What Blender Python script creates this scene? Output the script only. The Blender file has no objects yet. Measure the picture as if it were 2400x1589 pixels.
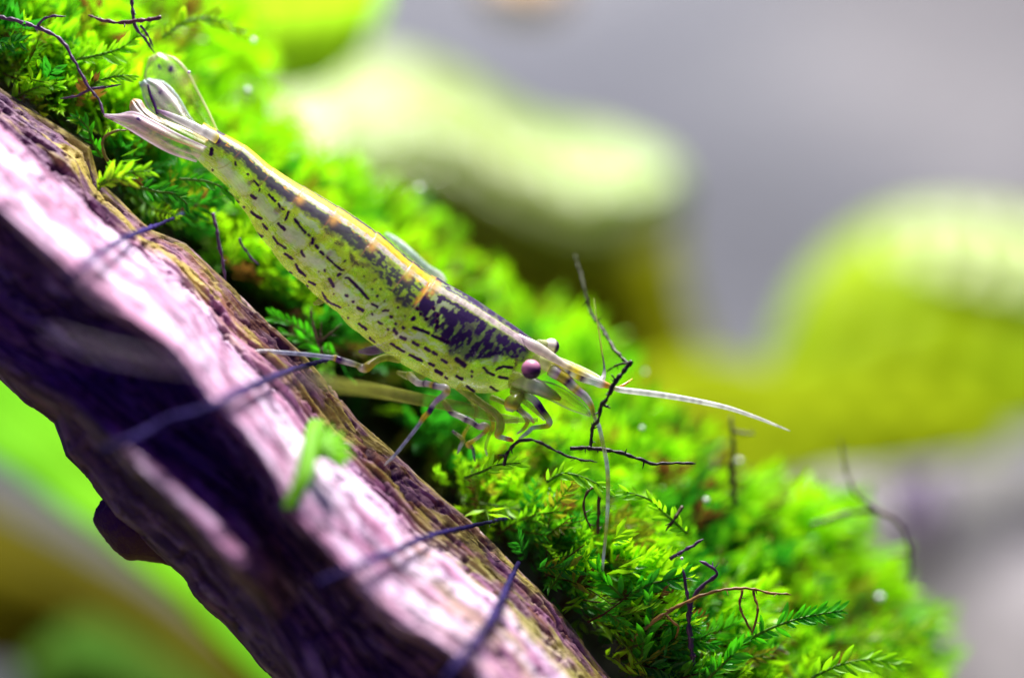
import bpy, math, random
import numpy as np
from mathutils import Vector

# ------------------------------------------------------------------ camera, light, exposure
# 1 Blender unit = 1 cm (a dwarf shrimp about 4.5 cm long)
SC = bpy.context.scene
SC.unit_settings.system = 'METRIC'
SC.unit_settings.scale_length = 0.01
COL = SC.collection
rng = np.random.default_rng(7)
random.seed(7)

D = 24.0                 # distance from the lens to the plane the shrimp stands in
PPC = 300.0              # photograph pixels per cm in that plane

cam_d = bpy.data.cameras.new('camera')
cam = bpy.data.objects.new('camera', cam_d)
COL.objects.link(cam)
cam.location = (0, -D, 0)
cam.rotation_euler = (math.radians(90), 0, 0)
cam_d.sensor_width = 36
cam_d.lens = 36 * D / 8.0
cam_d.clip_start = 0.5
cam_d.clip_end = 400
cam_d.dof.use_dof = True
cam_d.dof.focus_distance = D - 0.12
cam_d.dof.aperture_fstop = (cam_d.lens * 0.001) / 1.45
cam_d.dof.aperture_blades = 0
SC.camera = cam

w = bpy.data.worlds.new("World")
SC.world = w
w.use_nodes = True
bg = w.node_tree.nodes['Background']
bg.inputs[0].default_value = (0.12, 0.035, 0.85, 1)
bg.inputs[1].default_value = 0.24

def area(name, loc, target, sx, sy, power, color):
    l = bpy.data.lights.new(name, 'AREA')
    l.shape = 'RECTANGLE'; l.size = sx; l.size_y = sy
    l.energy = power; l.color = color
    o = bpy.data.objects.new(name, l); COL.objects.link(o)
    o.location = loc
    o.rotation_euler = (Vector(target) - Vector(loc)).to_track_quat('-Z', 'Y').to_euler()
    return o
area('aquarium_lamp', (3, 3.2, 22), (0.5, 0.3, 0), 11, 6, 17000, (1.0, 0.94, 0.96))
area('aquarium_lamp_rear', (1, 16, 24), (1, 15, 0), 30, 12, 8000, (1.0, 0.97, 0.9))

SC.view_settings.view_transform = 'Standard'
SC.view_settings.look = 'None'
SC.view_settings.exposure = 0.14
SC.view_settings.gamma = 1.0
SC.render.engine = 'CYCLES'
SC.cycles.use_denoising = True
SC.cycles.max_bounces = 8
SC.cycles.diffuse_bounces = 2
SC.cycles.transparent_max_bounces = 24
SC.cycles.caustics_reflective = False
SC.cycles.caustics_refractive = False

# ------------------------------------------------------------------ helpers
def P(px, py, y=0.0):
    """a point of the place: photograph pixel plus distance behind the shrimp's plane (cm)"""
    px = np.asarray(px, float); py = np.asarray(py, float); y = np.asarray(y, float)
    s = (D + y) / D / PPC
    return np.stack(np.broadcast_arrays((px - 1200) * s, y, (794.5 - py) * s), -1)

def _hash(ix, iy, iz, seed):
    h = (ix * 374761393 + iy * 668265263 + iz * 2147483647 + seed * 1274126177) & 0xFFFFFFFF
    h = ((h ^ (h >> 13)) * 1274126177) & 0xFFFFFFFF
    h = ((h ^ (h >> 16)) * 2246822519) & 0xFFFFFFFF
    return ((h ^ (h >> 15)) & 0xFFFFFF) / float(0xFFFFFF) * 2 - 1

def noise(x, y, z=0.0, seed=0):
    x, y, z = np.broadcast_arrays(np.asarray(x, float), np.asarray(y, float), np.asarray(z, float))
    fx, fy, fz = np.floor(x), np.floor(y), np.floor(z)
    ix, iy, iz = fx.astype(np.int64), fy.astype(np.int64), fz.astype(np.int64)
    tx, ty, tz = x - fx, y - fy, z - fz
    tx = tx * tx * (3 - 2 * tx); ty = ty * ty * (3 - 2 * ty); tz = tz * tz * (3 - 2 * tz)
    r = 0
    for a in (0, 1):
        for b in (0, 1):
            for c in (0, 1):
                wgt = (tx if a else 1 - tx) * (ty if b else 1 - ty) * (tz if c else 1 - tz)
                r = r + wgt * _hash(ix + a, iy + b, iz + c, seed)
    return r

def fbm(x, y, z=0.0, seed=0, octv=4):
    r = 0; a = 1.0; s = 0
    for k in range(octv):
        r = r + a * noise(np.asarray(x) * 2 ** k, np.asarray(y) * 2 ** k, np.asarray(z) * 2 ** k, seed + k * 17)
        s += a; a *= 0.5
    return r / s

def sstep(a, b, x):
    t = np.clip((np.asarray(x, float) - a) / (b - a), 0, 1)
    return t * t * (3 - 2 * t)

def make_mesh(name, V, F, colors=None, smooth=True):
    """V (n,3); F list of (m,k) integer arrays; colors (n,4)"""
    V = np.ascontiguousarray(V, dtype=np.float32).reshape(-1, 3)
    if not isinstance(F, (list, tuple)): F = [F]
    F = [np.asarray(f, dtype=np.int32) for f in F if len(f)]
    me = bpy.data.meshes.new(name)
    me.vertices.add(len(V)); me.vertices.foreach_set('co', V.ravel())
    nl = sum(f.size for f in F); nf = sum(len(f) for f in F)
    me.loops.add(nl); me.loops.foreach_set('vertex_index', np.concatenate([f.ravel() for f in F]))
    me.polygons.add(nf)
    starts, tot = [], 0
    for f in F:
        starts.append(tot + np.arange(len(f)) * f.shape[1]); tot += f.size
    me.polygons.foreach_set('loop_start', np.concatenate(starts).astype(np.int32))
    me.polygons.foreach_set('use_smooth', np.full(nf, smooth))
    me.update(calc_edges=True)
    if colors is not None:
        at = me.color_attributes.new('pigment', 'FLOAT_COLOR', 'POINT')
        c = np.ones((len(V), 4), np.float32); colors = np.asarray(colors)
        c[:, :colors.shape[1]] = colors
        at.data.foreach_set('color', c.ravel())
    return me

def link(name, me, mat=None, parent=None):
    o = bpy.data.objects.new(name, me); COL.objects.link(o)
    if mat is not None and not me.materials: me.materials.append(mat)
    if parent is not None: o.parent = parent
    return o

def tag(o, label=None, cat=None, group=None, kind=None):
    if label: o['label'] = label
    if cat: o['category'] = cat
    if group: o['group'] = group
    if kind: o['kind'] = kind
    return o

def empty(name, loc):
    o = bpy.data.objects.new(name, None); COL.objects.link(o)
    o.location = [float(v) for v in loc]; o.empty_display_size = 0.2
    return o

def adopt(parent, *objs):
    """children keep their place: their meshes are written in world coordinates"""
    for o in objs:
        o.parent = parent
        o.location = [-v for v in parent.location]

def grid_faces(nu, nv, close_v=False, base=0):
    i = np.arange(nu - 1)[:, None]; n = nv if close_v else nv - 1
    j = np.arange(n)[None, :]; j2 = (j + 1) % nv
    a = i * nv + j; b = i * nv + j2; c = (i + 1) * nv + j2; d = (i + 1) * nv + j
    return np.stack([a, b, c, d], -1).reshape(-1, 4) + base

def spline(pts, n):
    """Catmull-Rom through rows of pts, n samples"""
    pts = np.asarray(pts, float)
    if len(pts) == 2:
        t = np.linspace(0, 1, n)[:, None]; return pts[0] * (1 - t) + pts[1] * t
    seg = np.linalg.norm(np.diff(pts[:, :3], axis=0), axis=1) + 1e-9
    T = np.concatenate([[0], np.cumsum(seg)])
    t = np.linspace(0, T[-1], n)
    k = np.clip(np.searchsorted(T, t, side='right') - 1, 0, len(pts) - 2)
    f = ((t - T[k]) / (T[k + 1] - T[k]))[:, None]
    tang = np.empty_like(pts)
    tang[1:-1] = (pts[2:] - pts[:-2]) / (T[2:] - T[:-2])[:, None]
    tang[0] = (pts[1] - pts[0]) / seg[0]; tang[-1] = (pts[-1] - pts[-2]) / seg[-1]
    h = (T[k + 1] - T[k])[:, None]
    f2, f3 = f * f, f ** 3
    return ((2 * f3 - 3 * f2 + 1) * pts[k] + (f3 - 2 * f2 + f) * h * tang[k]
            + (-2 * f3 + 3 * f2) * pts[k + 1] + (f3 - f2) * h * tang[k + 1])

def tube_arrays(C, R, sides=10, flat=1.0):
    """tube round the centre line C (n,3) with radii R (n,)"""
    C = np.asarray(C, float); n = len(C)
    T = np.gradient(C, axis=0); T /= np.linalg.norm(T, axis=1)[:, None] + 1e-12
    up = np.array([0.13, -1.0, 0.21]); A = np.cross(T, up); A /= np.linalg.norm(A, axis=1)[:, None] + 1e-9
    B = np.cross(T, A)
    th = np.linspace(0, 2 * np.pi, sides, endpoint=False)
    V = C[:, None] + R[:, None, None] * (np.cos(th)[None, :, None] * A[:, None] + flat * np.sin(th)[None, :, None] * B[:, None])
    V = V.reshape(-1, 3)
    F = grid_faces(n, sides, True)
    V = np.concatenate([V, C[:1], C[-1:]])
    j = np.arange(sides); j2 = (j + 1) % sides
    caps = np.concatenate([np.stack([np.full(sides, n * sides), j2, j], -1),
                           np.stack([np.full(sides, n * sides + 1), (n - 1) * sides + j, (n - 1) * sides + j2], -1)])
    return V, [F, caps]

def merge(parts):
    """[(V, [F..], C), ...] -> one set of arrays"""
    V, Q, T, C, b = [], [], [], [], 0
    for v, fs, c in parts:
        V.append(v); C.append(c)
        for f in fs:
            (Q if f.shape[1] == 4 else T).append(f + b)
        b += len(v)
    F = []
    if Q: F.append(np.concatenate(Q))
    if T: F.append(np.concatenate(T))
    return np.concatenate(V), F, np.concatenate(C)

# ------------------------------------------------------------------ materials
def new_mat(name):
    m = bpy.data.materials.new(name); m.use_nodes = True
    nt = m.node_tree; nt.nodes.clear()
    return m, nt, nt.nodes, nt.links

def noise_bump(nt, N, L, scale, strength, dist, detail=6, stretch=None):
    tc = N.new('ShaderNodeTexCoord'); nz = N.new('ShaderNodeTexNoise')
    nz.inputs['Scale'].default_value = scale; nz.inputs['Detail'].default_value = detail
    if stretch:
        mp = N.new('ShaderNodeMapping'); mp.inputs['Scale'].default_value = stretch
        mp.inputs['Rotation'].default_value = (0, math.radians(-45), 0)
        L.new(tc.outputs['Object'], mp.inputs['Vector']); L.new(mp.outputs[0], nz.inputs['Vector'])
    else:
        L.new(tc.outputs['Object'], nz.inputs['Vector'])
    bp = N.new('ShaderNodeBump'); bp.inputs['Strength'].default_value = strength; bp.inputs['Distance'].default_value = dist
    L.new(nz.outputs[0], bp.inputs['Height'])
    return bp, nz

def mat_attr(name, rough=0.4, spec=0.5, translucent=0.0, coat=0.0, coat_rough=0.2, use_alpha=False, bump=None, trans_tint=None, sss=0.0):
    m, nt, N, L = new_mat(name)
    at = N.new('ShaderNodeAttribute'); at.attribute_name = 'pigment'
    p = N.new('ShaderNodeBsdfPrincipled')
    p.inputs['Roughness'].default_value = rough; p.inputs['Specular IOR Level'].default_value = spec
    p.inputs['Coat Weight'].default_value = coat; p.inputs['Coat Roughness'].default_value = coat_rough
    L.new(at.outputs['Color'], p.inputs['Base Color'])
    if sss:
        p.inputs['Subsurface Weight'].default_value = sss; p.inputs['Subsurface Scale'].default_value = 0.08
    out = N.new('ShaderNodeOutputMaterial'); last = p.outputs[0]
    if bump:
        b, _ = noise_bump(nt, N, L, *bump); L.new(b.outputs[0], p.inputs['Normal'])
    if translucent:
        tr = N.new('ShaderNodeBsdfTranslucent')
        if trans_tint:
            mx = N.new('ShaderNodeMix'); mx.data_type = 'RGBA'; mx.blend_type = 'MULTIPLY'; mx.inputs[0].default_value = 1
            L.new(at.outputs['Color'], mx.inputs[6]); mx.inputs[7].default_value = (*trans_tint, 1)
            L.new(mx.outputs[2], tr.inputs[0])
        else: L.new(at.outputs['Color'], tr.inputs[0])
        mix = N.new('ShaderNodeMixShader'); mix.inputs[0].default_value = translucent
        L.new(last, mix.inputs[1]); L.new(tr.outputs[0], mix.inputs[2]); last = mix.outputs[0]
    if use_alpha:
        tp = N.new('ShaderNodeBsdfTransparent'); mix = N.new('ShaderNodeMixShader')
        L.new(at.outputs['Alpha'], mix.inputs[0]); L.new(tp.outputs[0], mix.inputs[1]); L.new(last, mix.inputs[2]); last = mix.outputs[0]
    L.new(last, out.inputs[0])
    return m

M_shell = mat_attr('shrimp_shell', rough=0.40, spec=0.16, translucent=0.28, coat=0.22, coat_rough=0.10, use_alpha=True, bump=(40, 0.2, 0.006, 4))
M_limb = mat_attr('shrimp_limb', rough=0.25, spec=0.6, translucent=0.40, coat=0.6, coat_rough=0.12, use_alpha=True)
M_eye = mat_attr('shrimp_eye', rough=0.45, spec=0.25, coat=0.25, coat_rough=0.2)
M_fin = mat_attr('shrimp_fin', rough=0.22, spec=0.6, translucent=0.3, coat=0.5, coat_rough=0.15, use_alpha=True, bump=(20, 0.3, 0.01, 3))
M_wood = mat_attr('weathered_driftwood', rough=0.62, spec=0.35, bump=(26, 0.55, 0.03, 8))
M_moss = mat_attr("moss_leaf", rough=0.42, spec=0.35, translucent=0.52, coat=0.12, coat_rough=0.25, trans_tint=(1.0, 1.0, 0.6))
M_stem = mat_attr('brown_moss_stem', rough=0.45, spec=0.4, bump=(60, 0.4, 0.005, 3))
M_thread = mat_attr('cotton_thread', rough=0.8, spec=0.2, bump=(80, 0.5, 0.005, 3))
M_leaf = mat_attr('broad_leaf', rough=0.36, spec=0.9, translucent=0.2, coat=1.0, coat_rough=0.30, bump=(3, 0.2, 0.1, 3))
M_leafs = mat_attr('satin_broad_leaf', rough=0.6, spec=0.12, translucent=0.3, coat=0.06, coat_rough=0.25, bump=(3, 0.2, 0.1, 3))
M_leafm = mat_attr('dull_broad_leaf', rough=0.75, spec=0.08, translucent=0.35, bump=(3, 0.2, 0.1, 3))
M_stone = mat_attr('pale_stone', rough=0.9, spec=0.2, bump=(3, 0.5, 0.2, 6))

# ------------------------------------------------------------------ frame along the driftwood
R2 = math.sqrt(0.5)
def uw(px, py): return (np.asarray(px) + np.asarray(py)) * R2, (np.asarray(px) - np.asarray(py)) * R2
def inv(u, w): return (u + w) * R2, (u - w) * R2
def line(pts):
    pts = np.array(pts, float); u, ww = uw(pts[:, 0], pts[:, 1]); k = np.argsort(u)
    return lambda q: np.interp(q, u[k], ww[k])

L0 = line([(-300, -60), (0, 205), (91, 268), (209, 345), (230, 420), (361, 541), (439, 572), (520, 653), (588, 719), (696, 818), (776, 905), (837, 983),
           (921, 1057), (982, 1118), (1039, 1167), (1100, 1218), (1191, 1309), (1309, 1424), (1400, 1552), (1700, 1860)])
L1 = line([(-300, 10), (0, 290), (101, 389), (169, 450), (216, 504), (290, 558), (372, 626), (473, 713), (507, 784), (574, 852), (608, 882), (662, 923),
           (723, 1024), (816, 1093), (931, 1204), (960, 1262), (1049, 1300), (1110, 1363), (1184, 1410), (1290, 1530), (1500, 1760)])
L2 = line([(-300, 240), (0, 510), (100, 600), (220, 713), (304, 764), (405, 835), (449, 889), (473, 947), (527, 980), (567, 1038), (625, 1105),
           (668, 1211), (735, 1268), (816, 1363), (924, 1481), (1005, 1508), (1073, 1559), (1300, 1790)])
L3 = line([(-300, 560), (0, 800), (169, 905), (297, 1010), (372, 1074), (456, 1125), (540, 1190), (660, 1330), (900, 1640)])
L4 = line([(-300, 590), (0, 830), (162, 932), (263, 1031), (345, 1119), (422, 1193), (473, 1245), (554, 1339), (620, 1400), (800, 1700)])
L5 = line([(-300, 640), (-60, 830), (0, 890), (60, 945), (100, 970), (128, 990), (156, 1068), (200, 1112), (250, 1180), (270, 1210), (330, 1260), (400, 1325), (433, 1355), (455, 1395),
           (490, 1430), (530, 1465), (560, 1498), (610, 1560), (640, 1589), (900, 1860)])
LU = line([(-600, -1000), (200, -320), (520, -60), (570, 0), (600, 190), (760, 330), (1000, 450), (1150, 600), (1250, 690), (1420, 760), (1480, 880),
           (1600, 930), (1680, 1040), (1860, 1130), (2050, 1130), (2060, 1250), (2160, 1400), (2170, 1589), (2300, 1900)])

# ------------------------------------------------------------------ driftwood
WOODY = np.full((400, 320), 9.0)
def wood_y(px, py):
    """depth of the front of the branch near a point"""
    i = int((px + 200) / 8); j = int((py + 200) / 8)
    return float(WOODY[max(i - 1, 0):i + 2, max(j - 1, 0):j + 2].min())

def build_driftwood():
    nu = 760
    us = np.linspace(-420, 2500, nu)
    w0, w1, w2, w3, w4, w5 = (f(us) for f in (L0, L1, L2, L3, L4, L5))
    ker = np.exp(-(np.arange(-40, 41) / 14.0) ** 2); ker /= ker.sum()
    sm = lambda a: np.convolve(np.pad(a, 40, 'edge'), ker, 'valid')
    w1, w2, w3, w4 = sm(w1), sm(w2), sm(w3), sm(w4)
    wU = np.minimum(LU(us), 640)
    g = sstep(690, 1000, us) * sstep(1500, 1300, us)      # how far the lower ledge stands out
    hump = w0 + np.clip(wU - w0 - 250, 20, 400)
    z = np.zeros(nu)
    ctrl = [(w5 + 230, z + 2.6), (w5 + 40, z + 0.9), (w5, z - 0.05), (w5 + 14, z - 0.75),
            (w4 - 26, z - 1.2), (w4, -1.32 - 1.45 * g), (0.5 * (w3 + w4) - 2, -1.3 - 1.30 * g), (w3 + 4, -1.26 - 0.55 * g), (w3 + 34, z - 1.28),
            (0.55 * w2 + 0.45 * w3, z - 1.25), (w2 + 24, z - 1.5), (w2 - 2, z - 2.15), (w2 + 20, z - 2.42),
            (0.5 * (w1 + w2), z - 1.9), (w1 - 18, z - 1.35), (w1 + 0, z - 1.15), (w1 - 14, z - 0.86),
            (w1 + 12, z - 0.72), (0.45 * w0 + 0.55 * w1, z - 0.52), (w0 - 12, z - 0.16), (w0, z + 0.02), (w0 - 12, z + 0.3),
            (w0 - 20, z + 1.3), (w0 + 30, z + 2.3), (0.5 * (hump + w0), z + 2.9), (hump - 20, z + 3.6), (hump - 40, z + 4.4), (w0 - 60, z + 4.8), (w5 + 230, z + 4.2)]
    W = np.stack([c[0] for c in ctrl], 1); Y = np.stack([c[1] for c in ctrl], 1)
    Y = np.where(Y < 0, Y * 0.78, Y)
    K = len(ctrl)
    per = [6, 8, 12, 14, 12, 12, 10, 10, 22, 22, 10, 8, 26, 26, 10, 8, 8, 24, 24, 8, 6, 10, 8, 10, 10, 6, 6, 4]
    tt = np.concatenate([k + np.linspace(0, 1, n, endpoint=False) for k, n in enumerate(per)] + [[K - 1.0]])
    k = np.clip(np.floor(tt).astype(int), 0, K - 2); f = tt - k
    def cr(A):
        a0, a1, a2, a3 = A[:, np.clip(k - 1, 0, K - 1)], A[:, k], A[:, k + 1], A[:, np.clip(k + 2, 0, K - 1)]
        m1, m2 = 0.35 * (a2 - a0), 0.35 * (a3 - a1)
        return (2 * f**3 - 3 * f**2 + 1) * a1 + (f**3 - 2 * f**2 + f) * m1 + (-2 * f**3 + 3 * f**2) * a2 + (f**3 - f**2) * m2
    Wg, Yg = cr(W), cr(Y)
    U = np.repeat(us[:, None], len(tt), 1)
    arc = np.cumsum(np.concatenate([np.zeros((nu, 1)), np.hypot(np.diff(Wg, axis=1), np.diff(Yg, axis=1) * PPC)], 1), 1)
    arc = np.repeat(arc.mean(0)[None], nu, 0)                  # fibres run with the branch
    warp = 5 * fbm(U / 260, arc / 60, 0, 3)
    fib = fbm(U / 170, (arc + warp) / 13.0, 0, 11, 4)
    fine = fbm(U / 46, (arc + warp) / 5.5, 0, 23, 3)
    lump = fbm(U / 120, arc / 60, 0, 31, 3)
    pit = sstep(0.29, 0.5, fbm(U / 34, arc / 20, 0, 47, 3))
    crack = sstep(0.45, 0.72, 1 - np.abs(fbm(U / 260, (arc + 1.5 * warp) / 22.0, 0, 5, 3)) * 5) 
    body = ((tt > 1.5) & (tt < 21.5)).astype(float)
    edge_soft = np.ones(K)
    calm = (1 - 0.6 * sstep(17, 15.5, tt))[None, :]
    amp = (0.040 * fib + 0.018 * fine + 0.035 * lump - 0.045 * pit - 0.06 * crack) * calm
    X, Z = inv(U, Wg)
    # push along the profile normal
    dW = np.gradient(Wg, axis=1) / PPC; dY = np.gradient(Yg, axis=1)
    ln = np.hypot(dW, dY) + 1e-6
    nW, nY = dY / ln, -dW / ln                                 # points away from the wood
    edge = 0.35 + 0.65 * (1 - np.exp(-((tt[None, :] - 20) / 0.8) ** 2)) * (1 - 0.5 * np.exp(-((tt[None, :] - 2) / 0.5) ** 2))
    Wn = Wg + amp * nW * PPC * edge; Yn = Yg + amp * nY * edge
    X, Z = inv(U + 3 * lump, Wn)
    V = P(X, Z, Yn)
    # wood colour
    c_pink = np.array([0.50, 0.23, 0.36]); c_pale = np.array([0.88, 0.66, 0.82]); c_brown = np.array([0.17, 0.055, 0.11])
    c_dark = np.array([0.06, 0.018, 0.06]); c_yel = np.array([0.50, 0.40, 0.06])
    m = lambda t: np.clip(t, 0, 1)[..., None]
    n1 = fbm(U / 150, arc / 26, 0, 61, 4); n2 = fbm(U / 44, arc / 18, 0, 71, 4); n3 = fbm(U / 80, arc / 34, 0, 81, 4)
    c = c_pink + (c_pale - c_pink) * m(0.34 + 1.7 * n1)
    c = c + (c_brown - c) * m(sstep(0.08, 0.4, -n2) * 0.8)
    strip = np.exp(-((tt - 18.6) / 1.35) ** 4)[None, :] * np.ones_like(U)
    c = c + (np.array([0.30, 0.125, 0.07]) - c) * m(strip * (0.70 + 1.2 * n1 + 1.2 * n2))
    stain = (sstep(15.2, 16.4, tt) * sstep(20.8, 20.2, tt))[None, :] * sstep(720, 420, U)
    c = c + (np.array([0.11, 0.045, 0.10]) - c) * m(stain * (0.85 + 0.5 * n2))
    c = c + (c_yel - c) * m(strip * sstep(-0.05, 0.35, n3 + 0.3 * n2) * 0.9)
    rim = np.exp(-((tt - 19.7) / 0.45) ** 2)[None, :]
    c = c + (c_yel * 0.9 - c) * m(rim * (0.75 + n3))
    lowr = sstep(1500, 1750, U) * np.exp(-((tt - 16) / 2.6) ** 2)[None, :]
    c = c + (np.array([0.52, 0.50, 0.10]) - c) * m(lowr * sstep(-0.25, 0.15, n3))
    under_shade = sstep(10.6, 9.6, tt + 0 * U + 0.7 * n2) * sstep(0.5, 1.0, np.abs(tt[None, :] - 6.2) + 0.4 * n2 + 1.2 * (1 - g[:, None])) * (tt < 12)[None, :]  # shade of the underside painted into the wood colour, lit ledge left out
    c = c + (np.array([0.075, 0.032, 0.11]) - c) * m(under_shade * (0.72 + 0.6 * n3))
    c = c + (c_dark - c) * m((0.9 * crack + 0.75 * pit) * body * (1 - 0.55 * np.exp(-((tt - 13.8) / 1.3) ** 2)[None, :]))
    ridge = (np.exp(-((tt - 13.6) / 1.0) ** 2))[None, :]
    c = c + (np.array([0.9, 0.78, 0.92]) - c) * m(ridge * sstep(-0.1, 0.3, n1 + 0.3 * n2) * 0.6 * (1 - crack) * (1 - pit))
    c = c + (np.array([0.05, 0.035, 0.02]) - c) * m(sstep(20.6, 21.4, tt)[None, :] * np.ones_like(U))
    sel = (tt > 1.5) & (tt < 21)
    gx = np.clip(((X[:, sel] + 200) / 8).astype(int), 0, 399); gy = np.clip(((Z[:, sel] + 200) / 8).astype(int), 0, 319)
    np.minimum.at(WOODY, (gx.ravel(), gy.ravel()), Yn[:, sel].ravel())
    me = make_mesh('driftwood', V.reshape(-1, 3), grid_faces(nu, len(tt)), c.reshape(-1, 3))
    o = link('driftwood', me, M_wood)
    tag(o, 'thick weathered pinkish driftwood branch running diagonally beneath the shrimp', 'driftwood')
    o['kind'] = 'thing'
    # knob under the branch, a stump of a broken twig
    n, sd = 60, 40
    t = np.linspace(0, 1, n)
    cx = 325 + 95 * (t - 0.5) * 2; cy = 1248 + 62 * (t - 0.5) * 2
    rr = 0.20 * np.sqrt(np.clip(1 - (2 * t - 1) ** 2 * 0.97, 0.0, 1)) * (1.1 - 0.25 * t)
    C = P(cx, cy, 0.02 + 0 * t)
    Vk, Fk = tube_arrays(C, rr, sd, 1.5)
    Vk += 0.05 * np.stack([fbm(Vk[:, 0] * 5, Vk[:, 1] * 5, Vk[:, 2] * 5, q) for q in (9, 19, 29)], -1)
    kn = link('knot', make_mesh('knot', Vk, Fk, np.tile(c_brown * 0.7, (len(Vk), 1))), M_wood, o)
    return o

driftwood = build_driftwood()

# ------------------------------------------------------------------ the shrimp
AX = np.array([0.82, 0.5724]); NB = np.array([0.5724, -0.82])
top_h = np.array([(478, 288, 62), (496, 299, 76), (521, 312, 86), (577, 343, 100), (641, 394, 120), (713, 438, 158), (794, 484, 190), (884, 543, 203), (965, 609, 210),
                  (1026, 653, 214), (1108, 698, 217), (1185, 749, 200), (1243, 790, 160), (1268, 810, 118), (1292, 828, 74), (1310, 842, 26)], float)
ctr = np.stack([top_h[:, 0] - NB[0] * top_h[:, 2] / 2, top_h[:, 1] - NB[1] * top_h[:, 2] / 2], 1)
Sst = ctr @ AX
RHO = math.radians(38)
BORD = np.array([587, 665, 752, 836, 928, 1038, 1146, 1212.0])

def z1(x, y): return (x / 3.92 + 200, y / 3.92 + 80)
def z2(x, y): return (x / 3.92 + 450, y / 3.92 + 280)
def z3(x, y): return (x / 3.92 + 700, y / 3.92 + 560)
MARKS = []
def mk(z, wd, *pts):
    MARKS.append((np.array([z(*p) for p in pts]), wd / 3.92))
for a in [(14, (1055, 812), (1195, 865)), (14, (1230, 890), (1370, 950)), (9, (850, 960), (970, 1035)), (11, (1020, 1065), (1130, 1120)), (14, (942, 900), (978, 918)),
          (14, (1052, 950), (1095, 975)), (14, (1165, 1005), (1200, 1025)), (13, (1232, 1040), (1268, 1062)), (13, (1315, 1110), (1358, 1138)), (13, (1200, 1145), (1238, 1162)),
          (15, (1262, 1210), (1310, 1240)), (9, (1345, 1270), (1365, 1280)), (12, (1452, 1262), (1500, 1285)), (19, (1450, 1105), (1525, 1160)), (11, (1548, 1355), (1610, 1400)),
          (9, (1765, 1360), (1830, 1400), (1900, 1440)), (9, (1590, 1215), (1592, 1218)), (9, (1590, 1262), (1592, 1264)), (12, (1703, 1185), (1735, 1225), (1790, 1250)),
          (11, (1820, 1198), (1880, 1172), (1960, 1182)), (11, (1840, 1268), (1920, 1280)), (14, (880, 832), (900, 865)), (11, (820, 832), (822, 833)), (15, (960, 815), (963, 817)),
          (13, (890, 778), (893, 779)), (14, (850, 715), (853, 716)), (8, (975, 705), (977, 706)), (15, (1043, 740), (1062, 725)), (14, (1170, 735), (1182, 733)), (12, (1118, 690), (1122, 690)),
          (16, (1275, 762), (1270, 808)), (14, (1280, 698), (1276, 704)), (12, (1240, 638), (1240, 644)), (12, (1090, 640), (1094, 650)), (10, (733, 765), (765, 780)), (9, (768, 662), (825, 655)),
          (10, (675, 688), (678, 692)), (14, (548, 635), (588, 660)), (10, (672, 600), (720, 625)), (10, (725, 520), (722, 530)), (10, (500, 578), (502, 579)), (5, (460, 610), (461, 611)),
          (12, (436, 520), (446, 521)), (6, (325, 505), (326, 506)), (12, (465, 365), (540, 440), (640, 550)), (9, (430, 358), (452, 356)), (14, (283, 370), (320, 430)), (13, (360, 334), (378, 326)),
          (8, (388, 288), (415, 288)), (9, (380, 275), (320, 230), (260, 170)), (13, (203, 118), (225, 142)), (12, (158, 62), (175, 82)), (10, (240, 290), (242, 298)), (6, (185, 300), (186, 301)),
          (8, (420, 208), (430, 200)), (7, (590, 260), (591, 261)), (8, (600, 345), (601, 346)), (7, (675, 463), (676, 464)), (7, (750, 465), (752, 463)), (7, (790, 575), (791, 573)),
          (7, (913, 633), (916, 630)), (9, (560, 775), (625, 825)), (7, (220, 490), (270, 560), (385, 625)), (9, (95, 390), (150, 420)), (10, (68, 428), (80, 436)), (7, (213, 552), (218, 560)),
          (8, (0, 270), (65, 340)), (6, (650, 905), (705, 945)), (6, (452, 722), (458, 728)), (10, (25, 115), (52, 160)), (7, (385, 715), (400, 725))]:
    mk(z3, *a)
for a in [(11, (1110, 1095), (1105, 1140)), (10, (1072, 1062), (1080, 1070)), (11, (1040, 1040), (985, 975), (945, 920)), (9, (750, 1080), (790, 1140), (860, 1185)), (9, (850, 1235), (925, 1280)),
          (9, (1010, 1210), (1035, 1260)), (8, (955, 1330), (985, 1390), (1045, 1430)), (7, (790, 1310), (840, 1345)), (9, (908, 1396), (920, 1404)), (12, (792, 960), (850, 1010)),
          (9, (652, 965), (690, 1005)), (8, (550, 1000), (650, 1070)), (10, (545, 850), (590, 890), (640, 915)), (9, (860, 920), (890, 850)), (8, (832, 822), (846, 826)), (9, (795, 775), (808, 805)),
          (9, (705, 690), (765, 750)), (12, (545, 700), (588, 725)), (7, (478, 798), (486, 804)), (7, (390, 735), (430, 755)), (8, (570, 565), (610, 610)), (6, (620, 640), (618, 662)),
          (9, (513, 504), (518, 506)), (8, (188, 464), (192, 466)), (16, (180, 278), (178, 320)), (26, (205, 180), (235, 195)), (8, (398, 395), (404, 420))]:
    mk(z2, *a)
PALE = []
for wd, *p in [(62, (290, 420), (350, 500), (480, 640)), (66, (620, 740), (680, 830), (760, 900)), (80, (880, 1030), (990, 1105)), (60, (1060, 1260), (1180, 1340)), (36, (1200, 1180), (1330, 1290)),
               (40, (850, 760), (890, 780)), (38, (1000, 900), (1150, 1000)), (45, (40, 300), (60, 360))]:
    PALE.append((np.array([z2(*q) for q in p]), wd / 3.92))
for wd, *p in [(55, (360, 440), (500, 560)), (30, (430, 340), (580, 460)), (30, (660, 720), (780, 700)), (34, (900, 880), (1120, 900)), (28, (980, 980), (1180, 1110)), (40, (1720, 1120), (1850, 1080)),
               (30, (1100, 870), (1330, 1020)), (22, (640, 620), (820, 600))]:
    PALE.append((np.array([z3(*q) for q in p]), wd / 3.92))

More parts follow.
